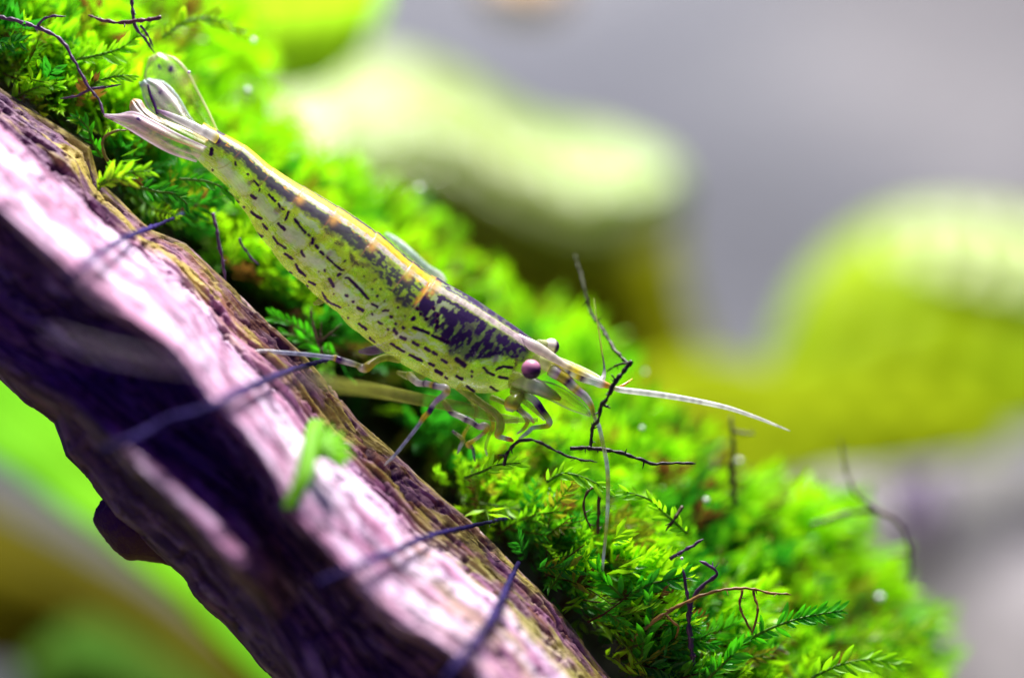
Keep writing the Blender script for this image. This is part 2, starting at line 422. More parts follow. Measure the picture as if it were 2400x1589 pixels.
def seg_dist(px, py, pts):
    d = np.full(px.shape, 1e9)
    for a, b in zip(pts[:-1], pts[1:]):
        ab = b - a; l2 = max(ab @ ab, 1e-6)
        t = np.clip(((px - a[0]) * ab[0] + (py - a[1]) * ab[1]) / l2, 0, 1)
        d = np.minimum(d, np.hypot(px - a[0] - t * ab[0], py - a[1] - t * ab[1]))
    return d

def build_body():
    ns, nt = 560, 264
    S = np.linspace(Sst[0], Sst[-1], ns)
    sp = spline(np.stack([Sst, top_h[:, 0], top_h[:, 1], top_h[:, 2]], 1), 900)
    tx, ty, h = (np.interp(S, sp[:, 0], sp[:, k]) for k in (1, 2, 3))
    a = h / 2; cx = tx - NB[0] * a; cy = ty - NB[1] * a
    phi = np.linspace(0, 2 * np.pi, nt, endpoint=False)
    S2, PH = np.meshgrid(S, phi, indexing='ij')
    th = np.abs((PH - RHO + np.pi) % (2 * np.pi) - np.pi)              # angle from the midline of the back
    wv = np.cos(th + RHO); wv = np.where(th + RHO > np.pi, -1, wv)
    vent = (1 - np.cos(th)) / 2
    Se = S2 + 16 * vent + 75 * vent ** 3
    idx = np.clip(np.searchsorted(BORD, Se) - 1, 0, len(BORD) - 2)
    f = np.clip((Se - BORD[idx]) / (BORD[idx + 1] - BORD[idx]), 0, 1)
    abd = sstep(1214, 1206, Se) * sstep(575, 590, Se)
    car = 1 - sstep(1214, 1208, Se)
    dist_b = np.min(np.abs(Se[..., None] - BORD[None, None, 1:]), -1)
    r = 1 + abd * (0.016 * (1 - f) ** 1.5 - 0.008 * f + 0.05 * np.sin(np.pi * f) * sstep(0.5, 0.95, vent)) + 0.022 * car * np.exp(-np.clip(Se - 1210, 0, None) / 40)
    r *= 1 + 0.006 * fbm(S2 / 30, th * 6, 0, 3)
    b = 0.80
    # slight keel on the back and flatter flanks
    r *= 1 + 0.03 * np.exp(-(th / 0.25) ** 2) * car
    X = cx[:, None] + NB[0] * a[:, None] * r * np.cos(PH)
    Yp = cy[:, None] + NB[1] * a[:, None] * r * np.cos(PH)
    dy = -b * a[:, None] / PPC * r * np.sin(PH)
    V = P(X, Yp, dy + yaxis(S2))
    # ---- pigment, laid out in the body's own length and angle
    A = a[:, None]
    qx = cx[:, None] + NB[0] * A * wv; qy = cy[:, None] + NB[1] * A * wv
    jx = qx + 1.2 * noise(S2 / 5, th * 20, 0, 1); jy = qy + 1.2 * noise(S2 / 5, th * 20, 5, 2)
    belly = (th + RHO > np.pi * 0.985)
    st = fbm(S2 / 9, th * 26 + 0 * S2, 0, 4, 3)                          # hatching across the body
    mot = fbm(S2 / 14, th * 9, 0, 8, 4)
    c = np.empty(S2.shape + (3,)); c[:] = (0.49, 0.66, 0.045)
    hat = fbm(S2 / 3.2 + 4 * th, th * 9, 0, 55, 2)
    c *= (1 + 0.18 * mot + 0.16 * st + 0.20 * hat)[..., None]
    al = 0.47 + 0.16 * mot + 0.10 * st
    m = lambda t: np.clip(t, 0, 1)[..., None]
    # milky muscle patches
    pale = np.zeros(S2.shape)
    for pts, wd in PALE:
        d = seg_dist(qx, qy, pts)
        pale = np.maximum(pale, sstep(wd * 1.12, wd * 0.55, d + 13 * st + 6 * mot))
    pale = np.maximum(pale, abd * 0.65 * sstep(0.0, 0.28, st) * sstep(0.15, 0.35, vent) * sstep(0.72, 0.5, vent))
    pale[belly] = 0
    c += (np.array([0.62, 0.68, 0.56]) - c) * m(pale * 0.9); al = al + 0.16 * pale
    # dorsal bands: pale midline, purple brown band each side, broadening into a blotch on the carapace
    thp = th * A                                                          # arc distance from the midline in px
    jag = 4.5 * fbm(S2 / 7, th * 5, 0, 12, 3) + 3 * st
    hb = np.interp(S2, [560, 600, 800, 1000, 1150, 1210], [6, 8, 11, 12, 12, 12])
    wb = np.interp(S2, [560, 600, 700, 800, 930, 1050, 1150, 1200], [24, 29, 35, 42, 48, 60, 84, 92])
    dark = sstep(hb - 1, hb + 4, thp + jag) * sstep(wb + 10, wb - 8, thp + 1.6 * jag) * (1 - car)
    dark *= 0.94 - 0.55 * sstep(960, 1120, S2) * sstep(-0.1, 0.35, fbm(S2 / 10, th * 14, 0, 33, 3) + 0.25 * st)
    # carapace blotch
    hb2 = np.interp(S2, [1200, 1300, 1420, 1500], [12, 12, 12, 9])
    lo = np.interp(S2, [1200, 1240, 1290, 1340, 1390, 1430, 1460, 1490], [80, 88, 110, 132, 122, 78, 62, 50])
    blot = car * sstep(hb2 - 1, hb2 + 5, thp + jag) * sstep(lo + 9, lo - 9, thp + 2.4 * jag) * sstep(1500, 1484, S2)
    holes = sstep(0.02, 0.34, fbm(S2 / 8, thp / 16, 0, 44, 3)) * (1 - 0.78 * sstep(1240, 1330, S2))
    blot *= 1 - 0.85 * holes
    c += (np.array([0.40, 0.50, 0.46]) - c) * m(car * holes * sstep(lo + 12, lo - 6, thp) * 0.8)
    dk = np.clip(dark + blot, 0, 1)
    pur = np.array([0.028, 0.004, 0.085]); c += (pur - c) * m(dk * 0.98); al = al + (1 - al) * dk
    # pale line on the back
    mid = sstep(hb + 3, hb - 4, thp + 0.8 * jag) * sstep(1560, 1500, S2)
    c += (np.array([0.72, 0.55, 0.62]) * (1 + 0.35 * st + 0.25 * hat)[..., None] - c) * m(mid * 0.88); al = al + 0.25 * mid
    # yellow bloom beyond the midline, orange saddles on the hind edge of each ring
    farside = ((PH - RHO + np.pi) % (2 * np.pi) - np.pi) < 0
    yel = farside * (1 - car) * sstep(3, 8, thp + 0.5 * jag) * sstep(40, 30, thp + jag)
    c += (np.array([0.85, 0.62, 0.01]) - c) * m(yel * 0.95)
    fleck = (1 - car) * sstep(22, 12, thp) * sstep(0.30, 0.5, fbm(S2 / 9, th * 12, 0, 77, 2))
    c += (np.array([0.95, 0.45, 0.04]) - c) * m(fleck * 0.8)
    glim = sstep(0.40, 0.55, fbm(S2 / 4.5, th * 22, 0, 78, 2)) * sstep(0.12, 0.3, vent)  # glints painted as pale specks on the flank
    c += (np.array([0.80, 0.85, 0.72]) - c) * m(glim * 0.5)
    sad = np.exp(-((Se[..., None] - (BORD[None, None, 3:] + 9)) / 10.0) ** 2).max(-1) * sstep(46, 20, thp + jag)
    c += (np.array([0.95, 0.50, 0.10]) - c) * m(sad * 0.75)
    sad2 = sstep(1196, 1206, Se) * sstep(1214, 1208, Se) * sstep(80, 60, thp)
    c += (np.array([0.95, 0.42, 0.05]) - c) * m(sad2 * 0.8)
    # thin seams between rings
    seam = np.exp(-(dist_b / 1.8) ** 2) * sstep(0.75, 0.5, vent)
    c += (np.array([0.30, 0.10, 0.03]) - c) * m(seam * 0.45)
    # the dashes and dots
    dots = np.zeros(S2.shape)
    for pts, wd in MARKS:
        d = seg_dist(jx, jy, pts)
        dots = np.maximum(dots, sstep(1.18 * wd + 1.8, 1.18 * wd - 0.8, d))
    dots[belly] = 0
    halo = np.clip(3.2 * dots * (1 - dots), 0, 1)
    c += (np.array([0.42, 0.10, 0.03]) - c) * m(halo * 0.6)
    c += (np.array([0.022, 0.002, 0.050]) - c) * m(dots); al = al + (1 - al) * dots
    # face, in front of the eye
    face = sstep(1492, 1512, S2)
    c += (np.array([0.60, 0.66, 0.34]) - c) * m(face * (0.4 + 0.6 * mot))
    c[belly] = (0.45, 0.55, 0.08)
    col = np.concatenate([np.clip(c, 0, 1), np.clip(al, 0.3, 1)[..., None]], -1).reshape(-1, 4)
    F = grid_faces(ns, nt, True)
    Vv = V.reshape(-1, 3); e0 = V[0].mean(0); e1 = V[-1].mean(0); n = len(Vv)
    Vv = np.concatenate([Vv, [e0, e1]]); col = np.concatenate([col, col[:1], col[-1:]])
    j = np.arange(nt); j2 = (j + 1) % nt
    caps = np.concatenate([np.stack([np.full(nt, n), j2, j], -1), np.stack([np.full(nt, n + 1), (ns - 1) * nt + j, (ns - 1) * nt + j2], -1)])
    return make_mesh('body', Vv, [F[:, ::-1], caps[:, ::-1]], col)

def yaxis(S): return -0.02 + 0.10 * np.clip((900 - np.asarray(S)) / 400, 0, 1)

shrimp = empty('freshwater_shrimp', P(901, 1089, -0.35))
tag(shrimp, 'translucent yellow green shrimp with dark dashes and a striped back, head down on the driftwood', 'shrimp')
parts = []
parts.append(link('body', build_body(), M_shell))

PAL = {'m': (0.84, 0.80, 0.66, .95), 'v': (0.78, 0.84, 0.42, .8), 'r': (0.80, 0.66, 0.72, .8), 'w': (0.80, 0.82, 0.76, .75), 'g': (0.45, 0.55, 0.05, .7), 'y': (0.80, 0.72, 0.03, .85), 'd': (0.06, 0.01, 0.12, 1), 'b': (0.45, 0.52, 0.66, .7),
       't': (0.36, 0.42, 0.06, .42), 'p': (0.62, 0.45, 0.62, .95), 'c': (0.55, 0.72, 0.62, .8), 'o': (0.8, 0.38, 0.05, .95), 'k': (0.14, 0.08, 0.2, .6), 'q': (0.26, 0.18, 0.24, .15)}
def limb(name, pts, mat=None, sides=14, flat=1.0, step=2.5):
    """pts: (px, py, depth, radius px, colour key); the colour changes crisply between joints"""
    P3 = np.array([[p[0], p[1], p[2] * PPC, p[3]] for p in pts], float)
    L_ = np.linalg.norm(np.diff(P3[:, :3], axis=0), axis=1).sum()
    n = max(12, int(L_ / step))
    sp = spline(P3, n)
    C = P(sp[:, 0], sp[:, 1], sp[:, 2] / PPC); R = np.clip(sp[:, 3] * (0.84 if name == 'leg' else 1.0), 0.5, None) / PPC
    arc = np.concatenate([[0], np.cumsum(np.linalg.norm(np.diff(P3[:, :3], axis=0), axis=1))]); q = np.linspace(0, arc[-1], n)
    cols = np.array([PAL[p[4]] for p in pts])
    cc = np.stack([np.interp(q, arc, cols[:, k]) for k in range(4)], -1)
    cc[:, :3] *= (1 + 0.25 * noise(q / 9, 0 * q, 0, 5))[:, None]
    V, F = tube_arrays(C, R, sides, flat)
    cv = np.concatenate([np.repeat(cc, sides, 0), cc[:1], cc[-1:]])
    o = link(name, make_mesh(name, V, F, np.clip(cv, 0, 1)), mat or M_limb); parts.append(o)
    return o

# walking legs: near ones first
limb('leg', [(960, 880, -0.10, 12, 'g'), (979, 897, -0.22, 10, 'w'), (990, 899, -0.25, 9, 'w'), (998, 899, -0.27, 10, 'd'), (1004, 900, -0.29, 9, 'w'), (1012, 902, -0.30, 9, 'y'),
             (1019, 904, -0.31, 10, 'd'), (1027, 906, -0.32, 9, 'w'), (1043, 909, -0.34, 11, 'w'), (1047, 916, -0.34, 11, 'y'), (1040, 926, -0.34, 9, 'w'), (1026, 937, -0.34, 8, 'p'), (1016, 948, -0.34, 7, 'w'), (1011, 957, -0.34, 8, 'd'),
             (1006, 966, -0.34, 8, 'd'), (999, 972, -0.34, 8, 'y'), (990, 983, -0.34, 7, 'y'), (982, 995, -0.34, 6, 'b'), (955, 1030, -0.34, 5, 'b'), (925, 1067, -0.35, 4.5, 'b'), (908, 1083, -0.36, 3.5, 'w'), (900, 1091, -0.36, 1, 'w')])
limb('leg', [(935, 842, -0.05, 12, 'g'), (905, 838, -0.12, 11, 'g'), (880, 846, -0.2, 11, 'g'), (866, 856, -0.24, 13, 'y'), (857, 862, -0.26, 14, 'y'), (848, 862, -0.26, 12, 'w'), (838, 856, -0.27, 8, 'g'), (822, 851, -0.28, 9, 'w'), (808, 847, -0.29, 9, 'w'),
             (798, 844, -0.30, 10, 'd'), (790, 841, -0.30, 10, 'd'), (784, 839, -0.30, 9, 'y'), (776, 838, -0.31, 7, 'b'), (720, 831, -0.33, 6, 'b'), (660, 826, -0.36, 6, 'b'), (622, 823, -0.40, 6, 'w'), (600, 823, -0.44, 4, 'w'), (580, 826, -0.48, 1.5, 'w')])
limb('leg', [(1075, 905, -0.02, 14, 'g'), (1100, 925, -0.05, 12, 'g'), (1135, 950, -0.08, 11, 'g'), (1160, 968, -0.10, 11, 'g'), (1172, 985, -0.10, 12, 'g'), (1172, 1005, -0.1, 12, 'g'), (1166, 1020, -0.1, 9, 'y'), (1180, 1026, -0.1, 7, 'b'), (1195, 1030, -0.12, 7, 'o'), (1203, 1034, -0.12, 3, 'o')])
limb('leg', [(1040, 940, 0.16, 8, 'g'), (1058, 966, 0.12, 9, 'd'), (1075, 974, 0.10, 9, 'w'), (1085, 979, 0.08, 9, 'w'), (1093, 983, 0.07, 10, 'd'), (1104, 988, 0.06, 9, 'w'), (1115, 996, 0.05, 8, 'd'), (1124, 1000, 0.04, 9, 'p'), (1135, 998, 0.03, 11, 'w'),
             (1143, 1003, 0.02, 9, 'y'), (1136, 1013, 0.02, 6, 'y'), (1122, 1024, 0.02, 5, 'w'), (1108, 1034, 0.02, 6, 'y'), (1098, 1042, 0.02, 9, 'y'), (1108, 1052, 0.02, 5, 'k'), (1111, 1070, 0.03, 4, 'k'), (1114, 1082, 0.03, 1.5, 'k')])
limb('leg', [(1200, 915, -0.1, 12, 'g'), (1232, 926, -0.16, 11, 'g'), (1252, 938, -0.18, 11, 'w'), (1262, 950, -0.18, 11, 'd'), (1272, 964, -0.18, 10, 'd'), (1282, 977, -0.18, 9, 'g'), (1288, 990, -0.18, 9, 'w'), (1284, 997, -0.18, 8, 'y'), (1268, 1000, -0.18, 7, 'g'),
             (1248, 1003, -0.18, 6, 'c'), (1238, 1012, -0.18, 6, 'c'), (1228, 1020, -0.18, 5, 'c'), (1216, 1028, -0.18, 2, 'w')])
limb('leg', [(1060, 1010, 0.12, 4, 'k'), (1084, 1030, 0.10, 6, 'g'), (1078, 1048, 0.10, 5, 'b'), (1072, 1064, 0.12, 2, 'k')])
limb('leg', [(1150, 930, 0.02, 8, 'g'), (1185, 945, 0.0, 7, 'g'), (1215, 960, -0.02, 7, 'd'), (1228, 972, -0.02, 7, 'w'), (1236, 990, -0.02, 6, 'y'), (1226, 1006, -0.02, 5, 'g'), (1212, 1016, -0.02, 2, 'w')])
limb('leg', [(1120, 935, 0.08, 8, 'g'), (1148, 972, 0.06, 7, 'g'), (1156, 1000, 0.05, 6, 'y'), (1146, 1022, 0.04, 5, 't'), (1138, 1050, 0.04, 4, 't'), (1142, 1068, 0.04, 1.5, 'w')])
limb('leg', [(1100, 930, 0.14, 7, 'g'), (1118, 962, 0.14, 6, 't'), (1098, 1000, 0.14, 5, 't'), (1086, 1022, 0.14, 5, 'y'), (1092, 1046, 0.14, 1.5, 't')])
limb('mouthpart', [(1205, 938, -0.2, 6, 'g'), (1222, 962, -0.22, 6, 'g'), (1240, 976, -0.22, 5, 'w'), (1252, 992, -0.22, 3, 'y')])
limb('mouthpart', [(1215, 930, -0.1, 7, 'g'), (1240, 950, -0.08, 6, 't'), (1262, 968, -0.06, 6, 'g'), (1276, 984, -0.06, 3, 'w')])
limb('mouthpart', [(1222, 928, -0.14, 12, 'g'), (1212, 934, -0.18, 15, 'g'), (1202, 944, -0.2, 19, 'g'), (1197, 954, -0.2, 17, 'y'), (1194, 964, -0.2, 8, 'c')])
limb('mouthpart', [(1180, 988, 0.0, 5, 't'), (1215, 985, -0.02, 6, 't'), (1260, 984, -0.06, 5, 't')])
limb('swimmeret', [(930, 800, 0.0, 14, 'g'), (900, 815, -0.02, 12, 'k'), (870, 822, -0.0, 11, 'k'), (842, 824, 0.06, 4, 'k')])
limb('swimmeret', [(1000, 862, 0.05, 14, 'g'), (985, 878, 0.04, 13, 't'), (955, 880, 0.05, 10, 't'), (930, 872, 0.08, 4, 't')])
limb('swimmeret', [(760, 690, 0.0, 12, 'g'), (752, 705, 0.0, 9, 't'), (735, 712, 0.02, 4, 't')])
# antennae and antennules
limb('antenna', [(1290, 866, -0.16, 15, 'g'), (1300, 872, -0.17, 16, 'w'), (1306, 876, -0.17, 15, 'p'), (1313, 880, -0.17, 15, 'y'), (1322, 886, -0.18, 14, 'y'), (1332, 894, -0.18, 13, 'd'), (1340, 903, -0.18, 12, 'w'), (1350, 912, -0.18, 11, 'y'),
                 (1358, 919, -0.18, 10, 'p'), (1368, 926, -0.18, 10, 'w'), (1378, 938, -0.18, 9, 'w'), (1386, 952, -0.18, 7, 'y'), (1392, 972, -0.18, 5, 'g'), (1404, 1000, -0.20, 5, 'b'), (1413, 1040, -0.2, 5, 't'), (1422, 1085, -0.2, 5, 'c'), (1425, 1130, -0.18, 5, 'g'), (1424, 1190, -0.15, 4.6, 'c'), (1420, 1250, -0.12, 4.2, 'g'),
                 (1414, 1310, -0.1, 3.8, 'b'), (1411, 1350, -0.06, 3.2, 'g'), (1410, 1395, -0.0, 1.2, 'g')], sides=10)
limb('antenna', [(1300, 850, -0.10, 16, 'g'), (1318, 858, -0.12, 16, 'y'), (1328, 864, -0.12, 15, 'w'), (1336, 868, -0.12, 15, 'd'), (1343, 871, -0.12, 14, 'w'), (1356, 877, -0.12, 13, 'y'), (1366, 882, -0.12, 13, 'd'), (1376, 887, -0.12, 12, 'w'), (1392, 892, -0.12, 11, 'c'), (1408, 899, -0.12, 11, 'w'),
                 (1420, 902, -0.12, 8, 'o'), (1436, 908, -0.12, 6, 'g'), (1452, 913, -0.12, 7, 'w'), (1500, 919, -0.10, 7.5, 'w'), (1560, 927, -0.05, 7.2, 'w'), (1640, 941, 0, 6.5, 'w'), (1710, 957, 0.05, 5.5, 'w'), (1780, 981, 0.1, 4, 'w'), (1820, 997, 0.12, 2.6, 'w'), (1852, 1010, 0.14, 0.8, 'w')], sides=10)
limb('antennule', [(1405, 893, -0.1, 8, 'w'), (1414, 884, -0.08, 6, 'w'), (1416, 860, -0.05, 3, 'k'), (1410, 820, 0, 2.3, 'g'), (1403, 775, 0.1, 2.0, 'g'), (1396, 735, 0.2, 1.6, 't'), (1392, 700, 0.3, 1, 'g')], sides=8)
limb('antennule', [(1440, 912, -0.1, 4, 't'), (1462, 902, -0.08, 3.4, 'o'), (1482, 888, -0.02, 2, 'y')], sides=8)
# antenna laid back along the flank, sweeping toward the lens over the wood
limb('antenna', [(1215, 985, 0.05, 8, 't'), (1150, 975, 0.0, 12, 't'), (1080, 955, -0.10, 14, 't'), (985, 936, -0.35, 15, 't'), (880, 915, -0.75, 16, 't'), (790, 902, -1.3, 16, 't'), (690, 882, -1.9, 17, 'q'), (560, 868, -2.5, 18, 'q'),
                 (405, 853, -2.9, 19, 'q'), (250, 822, -3.1, 17, 'q'), (105, 776, -3.2, 9, 'q')], flat=0.35)
limb('antenna_base', [(1200, 890, -0.05, 22, 'g'), (1236, 900, -0.10, 23, 'v'), (1260, 908, -0.13, 19, 'w'), (1282, 919, -0.15, 14, 'v'), (1300, 928, -0.16, 10, 'g'), (1314, 936, -0.16, 4, 'y')])
limb('antenna_base', [(1255, 838, -0.06, 20, 'v'), (1285, 852, -0.09, 20, 'v'), (1305, 862, -0.1, 17, 'y'), (1322, 870, -0.1, 12, 'w'), (1335, 878, -0.1, 4, 'g')])
# rostrum
limb('rostrum', [(1175, 768, -0.09, 7, 'r'), (1225, 797, -0.14, 11, 'r'), (1255, 813, -0.17, 14, 'm'), (1290, 834, -0.18, 11, 'm'), (1320, 853, -0.18, 8, 'm'), (1350, 868, -0.18, 7, 'y'), (1385, 884, -0.17, 4, 'w'), (1412, 895, -0.16, 1.2, 'w')], flat=0.7)

def blade(name, A, B, cbase, cedge, ctip, alpha, bow=0.05, spots=(), parent=None, m=40, n=60, rimw=0.07, mat=None, thick=0.012):
    """a thin plate between two borders given from base to tip: (px, py, depth)"""
    sa = spline(np.array([[p[0], p[1], p[2] * PPC] for p in A], float), n); sb = spline(np.array([[p[0], p[1], p[2] * PPC] for p in B], float), n)
    v = np.linspace(0, 1, m)
    G = sa[:, None] * (1 - v[None, :, None]) + sb[:, None] * v[None, :, None]
    G[..., 2] += -bow * PPC * np.sin(np.pi * v)[None, :] * (1 - 0.4 * np.linspace(0, 1, n)[:, None])
    t = np.linspace(0, 1, n)[:, None] * np.ones((1, m)); vv = v[None, :] * np.ones((n, 1))
    G[..., 2] += 0.004 * PPC * np.sin(vv * 17) * (0.4 + t)
    e = np.minimum(np.minimum(vv, 1 - vv), (1 - t) * 0.8)
    rim = sstep(rimw, rimw * 0.3, e)
    rayn = fbm(t * 4, vv * 9, 0, 7, 3)
    c = np.array(cbase)[None, None] * (1 + 0.3 * rayn[..., None]) * np.ones((n, m, 1))
    c += (np.array(ctip) - c) * (sstep(0.45, 0.95, t + 0.12 * rayn))[..., None] * 0.8
    c += (np.array(cedge) - c) * rim[..., None]
    al = alpha[0] + (alpha[1] - alpha[0]) * t + 0.45 * rim + 0.3 * rayn
    for sx, sy, sr in spots:
        d = np.hypot(G[..., 0] - sx, G[..., 1] - sy) + 3 * noise(G[..., 0] / 4, G[..., 1] / 4)
        k = sstep(sr, sr * 0.4, d)
        c += (np.array((0.06, 0.02, 0.14)) - c) * k[..., None]; al = al + 0.5 * k
    V = P(G[..., 0], G[..., 1], G[..., 2] / PPC).reshape(-1, 3)
    me = make_mesh(name, V, grid_faces(n, m), np.concatenate([np.clip(c, 0, 1), np.clip(al, 0.05, 1)[..., None]], -1).reshape(-1, 4))
    o = link(name, me, mat or M_fin)
    md = o.modifiers.new('thickness', 'SOLIDIFY'); md.thickness = thick; md.offset = 0
    if parent is None: parts.append(o)
    return o

OL = (0.34, 0.42, 0.03)
blade('tail_fin', [(512, 312, 0.10), (490, 262, 0.16), (465, 213, 0.2), (442, 169, 0.24), (412, 138, 0.27), (372, 124, 0.28)],
      [(478, 312, 0.06), (430, 288, 0.10), (385, 262, 0.15), (350, 225, 0.2), (339, 182, 0.25), (350, 136, 0.28)], OL, (0.8, 0.8, 0.4), (0.5, 0.5, 0.35), (0.22, 0.30),
      spots=[(401, 163, 9), (373, 158, 6)])
blade('tail_fin', [(490, 316, 0.03), (450, 280, 0.08), (418, 226, 0.14), (385, 193, 0.18), (350, 184, 0.2)],
      [(470, 320, 0.0), (420, 292, 0.04), (375, 275, 0.08), (345, 250, 0.12), (327, 194, 0.2)], (0.5, 0.42, 0.4), (0.55, 0.72, 0.65), (0.62, 0.5, 0.6), (0.30, 0.5), spots=[(375, 217, 5)])
blade('tail_fin', [(488, 330, -0.05), (430, 300, -0.06), (373, 276, -0.04), (345, 258, 0.0), (330, 236, 0.03), (314, 232, 0.04)],
      [(470, 350, -0.08), (410, 330, -0.09), (350, 300, -0.06), (318, 270, -0.02), (305, 258, 0.0), (306, 240, 0.04)], (0.42, 0.42, 0.08), (0.9, 0.6, 0.25), (0.7, 0.5, 0.6), (0.30, 0.6), spots=[(324, 279, 7)])
blade('tail_fin', [(484, 345, -0.12), (420, 315, -0.14), (350, 278, -0.12), (312, 262, -0.10), (277, 268, -0.08), (244, 268, -0.06)],
      [(460, 380, -0.10), (399, 360, -0.13), (345, 331, -0.13), (300, 303, -0.11), (268, 285, -0.09), (243, 272, -0.06)], (0.62, 0.46, 0.42), (0.95, 0.85, 0.9), (0.80, 0.62, 0.70), (0.22, 0.55),
      spots=[(325, 280, 6), (262, 281, 7)], rimw=0.12)
limb('tail_spine', [(508, 326, -0.06, 12, 'y'), (496, 318, -0.1, 12, 'w'), (470, 305, -0.12, 11, 'w'), (440, 290, -0.12, 10, 'w'), (410, 276, -0.1, 8, 'w'), (385, 265, -0.06, 6, 'p'), (368, 258, -0.02, 2, 'd')], flat=0.5)
limb('tail_spine', [(369, 268, 0.05, 3.4, 'd'), (362, 246, 0.08, 3.8, 'd'), (352, 222, 0.1, 3.8, 'd'), (346, 197, 0.12, 2, 'd')], sides=8)
# antennal scales: clear paddles beside the antennae
blade('antennal_scale', [(1245, 890, -0.12), (1295, 898, -0.14), (1345, 925, -0.14), (1386, 966, -0.12)], [(1240, 918, -0.12), (1290, 938, -0.14), (1335, 960, -0.13), (1384, 976, -0.12)],
      (0.42, 0.56, 0.03), (0.6, 0.75, 0.4), (0.4, 0.6, 0.05), (0.30, 0.2))
blade('antennal_scale', [(1275, 826, 0.05), (1330, 846, 0.04), (1380, 868, 0.04), (1418, 890, 0.0)], [(1285, 862, -0.08), (1330, 882, -0.06), (1375, 900, -0.04), (1412, 906, -0.02)],
      (0.55, 0.66, 0.12), (0.8, 0.85, 0.5), (0.7, 0.75, 0.3), (0.55, 0.5))

def eye(px, py, y, r, stalk, tilt, lo=(0.030, 0.001, 0.050), hi=(0.50, 0.20, 0.30), edge=(-0.15, 0.5)):
    n, m_ = 40, 48
    th = np.linspace(0, np.pi, n); ph = np.linspace(0, 2 * np.pi, m_, endpoint=False)
    T, Q = np.meshgrid(th, ph, indexing='ij')
    V = np.stack([np.sin(T) * np.cos(Q), np.sin(T) * np.sin(Q), np.cos(T)], -1)
    d = V @ np.array(tilt) / np.linalg.norm(tilt)
    k = sstep(edge[0], edge[1], d + 0.08 * noise(V[..., 0] * 4, V[..., 1] * 4, V[..., 2] * 4))
    c = np.array(lo)[None, None] * (1 - k[..., None]) + np.array(hi) * k[..., None]
    c0 = P(px, py, y)
    e = link('eye', make_mesh('eye', (V.reshape(-1, 3) * r / PPC + c0), grid_faces(n, m_, True)[:, ::-1], c.reshape(-1, 3)), M_eye)
    parts.append(e)
    P3 = np.array(stalk, float); C = P(P3[:, 0], P3[:, 1], P3[:, 2]); C = spline(C, 16)
    R = np.interp(np.linspace(0, 1, 16), np.linspace(0, 1, len(P3)), P3[:, 3]) / PPC
    Vs, Fs = tube_arrays(C, R, 14)
    cc = np.tile((0.5, 0.55, 0.25, 0.8), (len(Vs), 1))
    s = link('eyestalk', make_mesh('eyestalk', Vs, Fs, cc), M_limb, e)
    return e
eye(1245, 866, -0.34, 23, [(1238, 848, -0.16, 9), (1240, 855, -0.24, 11), (1243, 862, -0.31, 14)], (-0.35, -0.25, 1.0))
eye(1292, 812, 0.02, 19, [(1262, 806, -0.04, 11), (1275, 808, 0.0, 12), (1285, 811, 0.01, 14)], (-1.0, -0.35, 0.25), hi=(0.78, 0.74, 0.58), edge=(-0.45, 0.0))
adopt(shrimp, *parts)

# ------------------------------------------------------------------ moss
def frond_template(nl=13, seed=0, curl=0.3, leaf=1.0):
    """unit frond along +X: returns leaf vertices (k,6,3) and the stem line; leaves lie near the XY plane"""
    r = np.random.default_rng(seed)
    t = np.linspace(0.06, 1.0, nl)
    leaves = []
    for i, ti in enumerate(t):
        for sgn in (-1, 1):
            tj = ti + 0.5 / nl * (sgn > 0)
            L_ = leaf * 0.20 * (0.55 + 0.9 * math.sin(math.pi * (0.12 + 0.8 * tj))) * r.uniform(0.75, 1.2)
            ang = math.radians(r.uniform(30, 58) * (1 - 0.45 * tj)) * sgn
            wd = L_ * r.uniform(0.11, 0.17)
            lift = r.uniform(-0.35, 0.5)
            d = np.array([math.cos(ang), math.sin(ang), lift]); d /= np.linalg.norm(d)
            s = np.cross([0, 0, 1], d); s /= np.linalg.norm(s); nn = np.cross(d, s)
            b = np.array([tj, 0, curl * tj * tj])
            leaves.append([b, b + d * L_ * 0.42 + s * wd + nn * 0.03 * L_, b + d * L_ * 0.42 - s * wd + nn * 0.03 * L_,
                           b + d * L_ * 0.42 - nn * wd * 0.45, b + d * L_ * 0.8 + s * wd * 0.45 - nn * 0.02 * L_, b + d * L_ * 0.8 - s * wd * 0.45 - nn * 0.02 * L_, b + d * L_ - nn * 0.08 * L_])
    return np.array(leaves)
LEAF_F = np.array([[0, 3, 1], [0, 2, 3], [3, 4, 1], [3, 5, 4], [3, 2, 5], [4, 5, 6]])

TEMPL = [frond_template(nl, s, c, lf) for s, (nl, c, lf) in enumerate([(10, 0.25, 1.1), (12, -0.2, 1.0), (14, 0.4, 0.85), (9, 0.1, 1.35), (12, -0.35, 1.1), (15, 0.2, 0.8), (6, 0.2, 2.2), (5, -0.2, 2.7), (7, 0.3, 2.0)])]

def frames(dirs, rolls):
    dirs = dirs / np.linalg.norm(dirs, axis=1)[:, None]
    ref = np.tile([0.0, -1.0, 0.0], (len(dirs), 1))
    b = np.cross(ref, dirs); b /= np.linalg.norm(b, axis=1)[:, None] + 1e-9
    n = np.cross(dirs, b)
    c, s = np.cos(rolls)[:, None], np.sin(rolls)[:, None]
    return dirs, b * c + n * s, -b * s + n * c

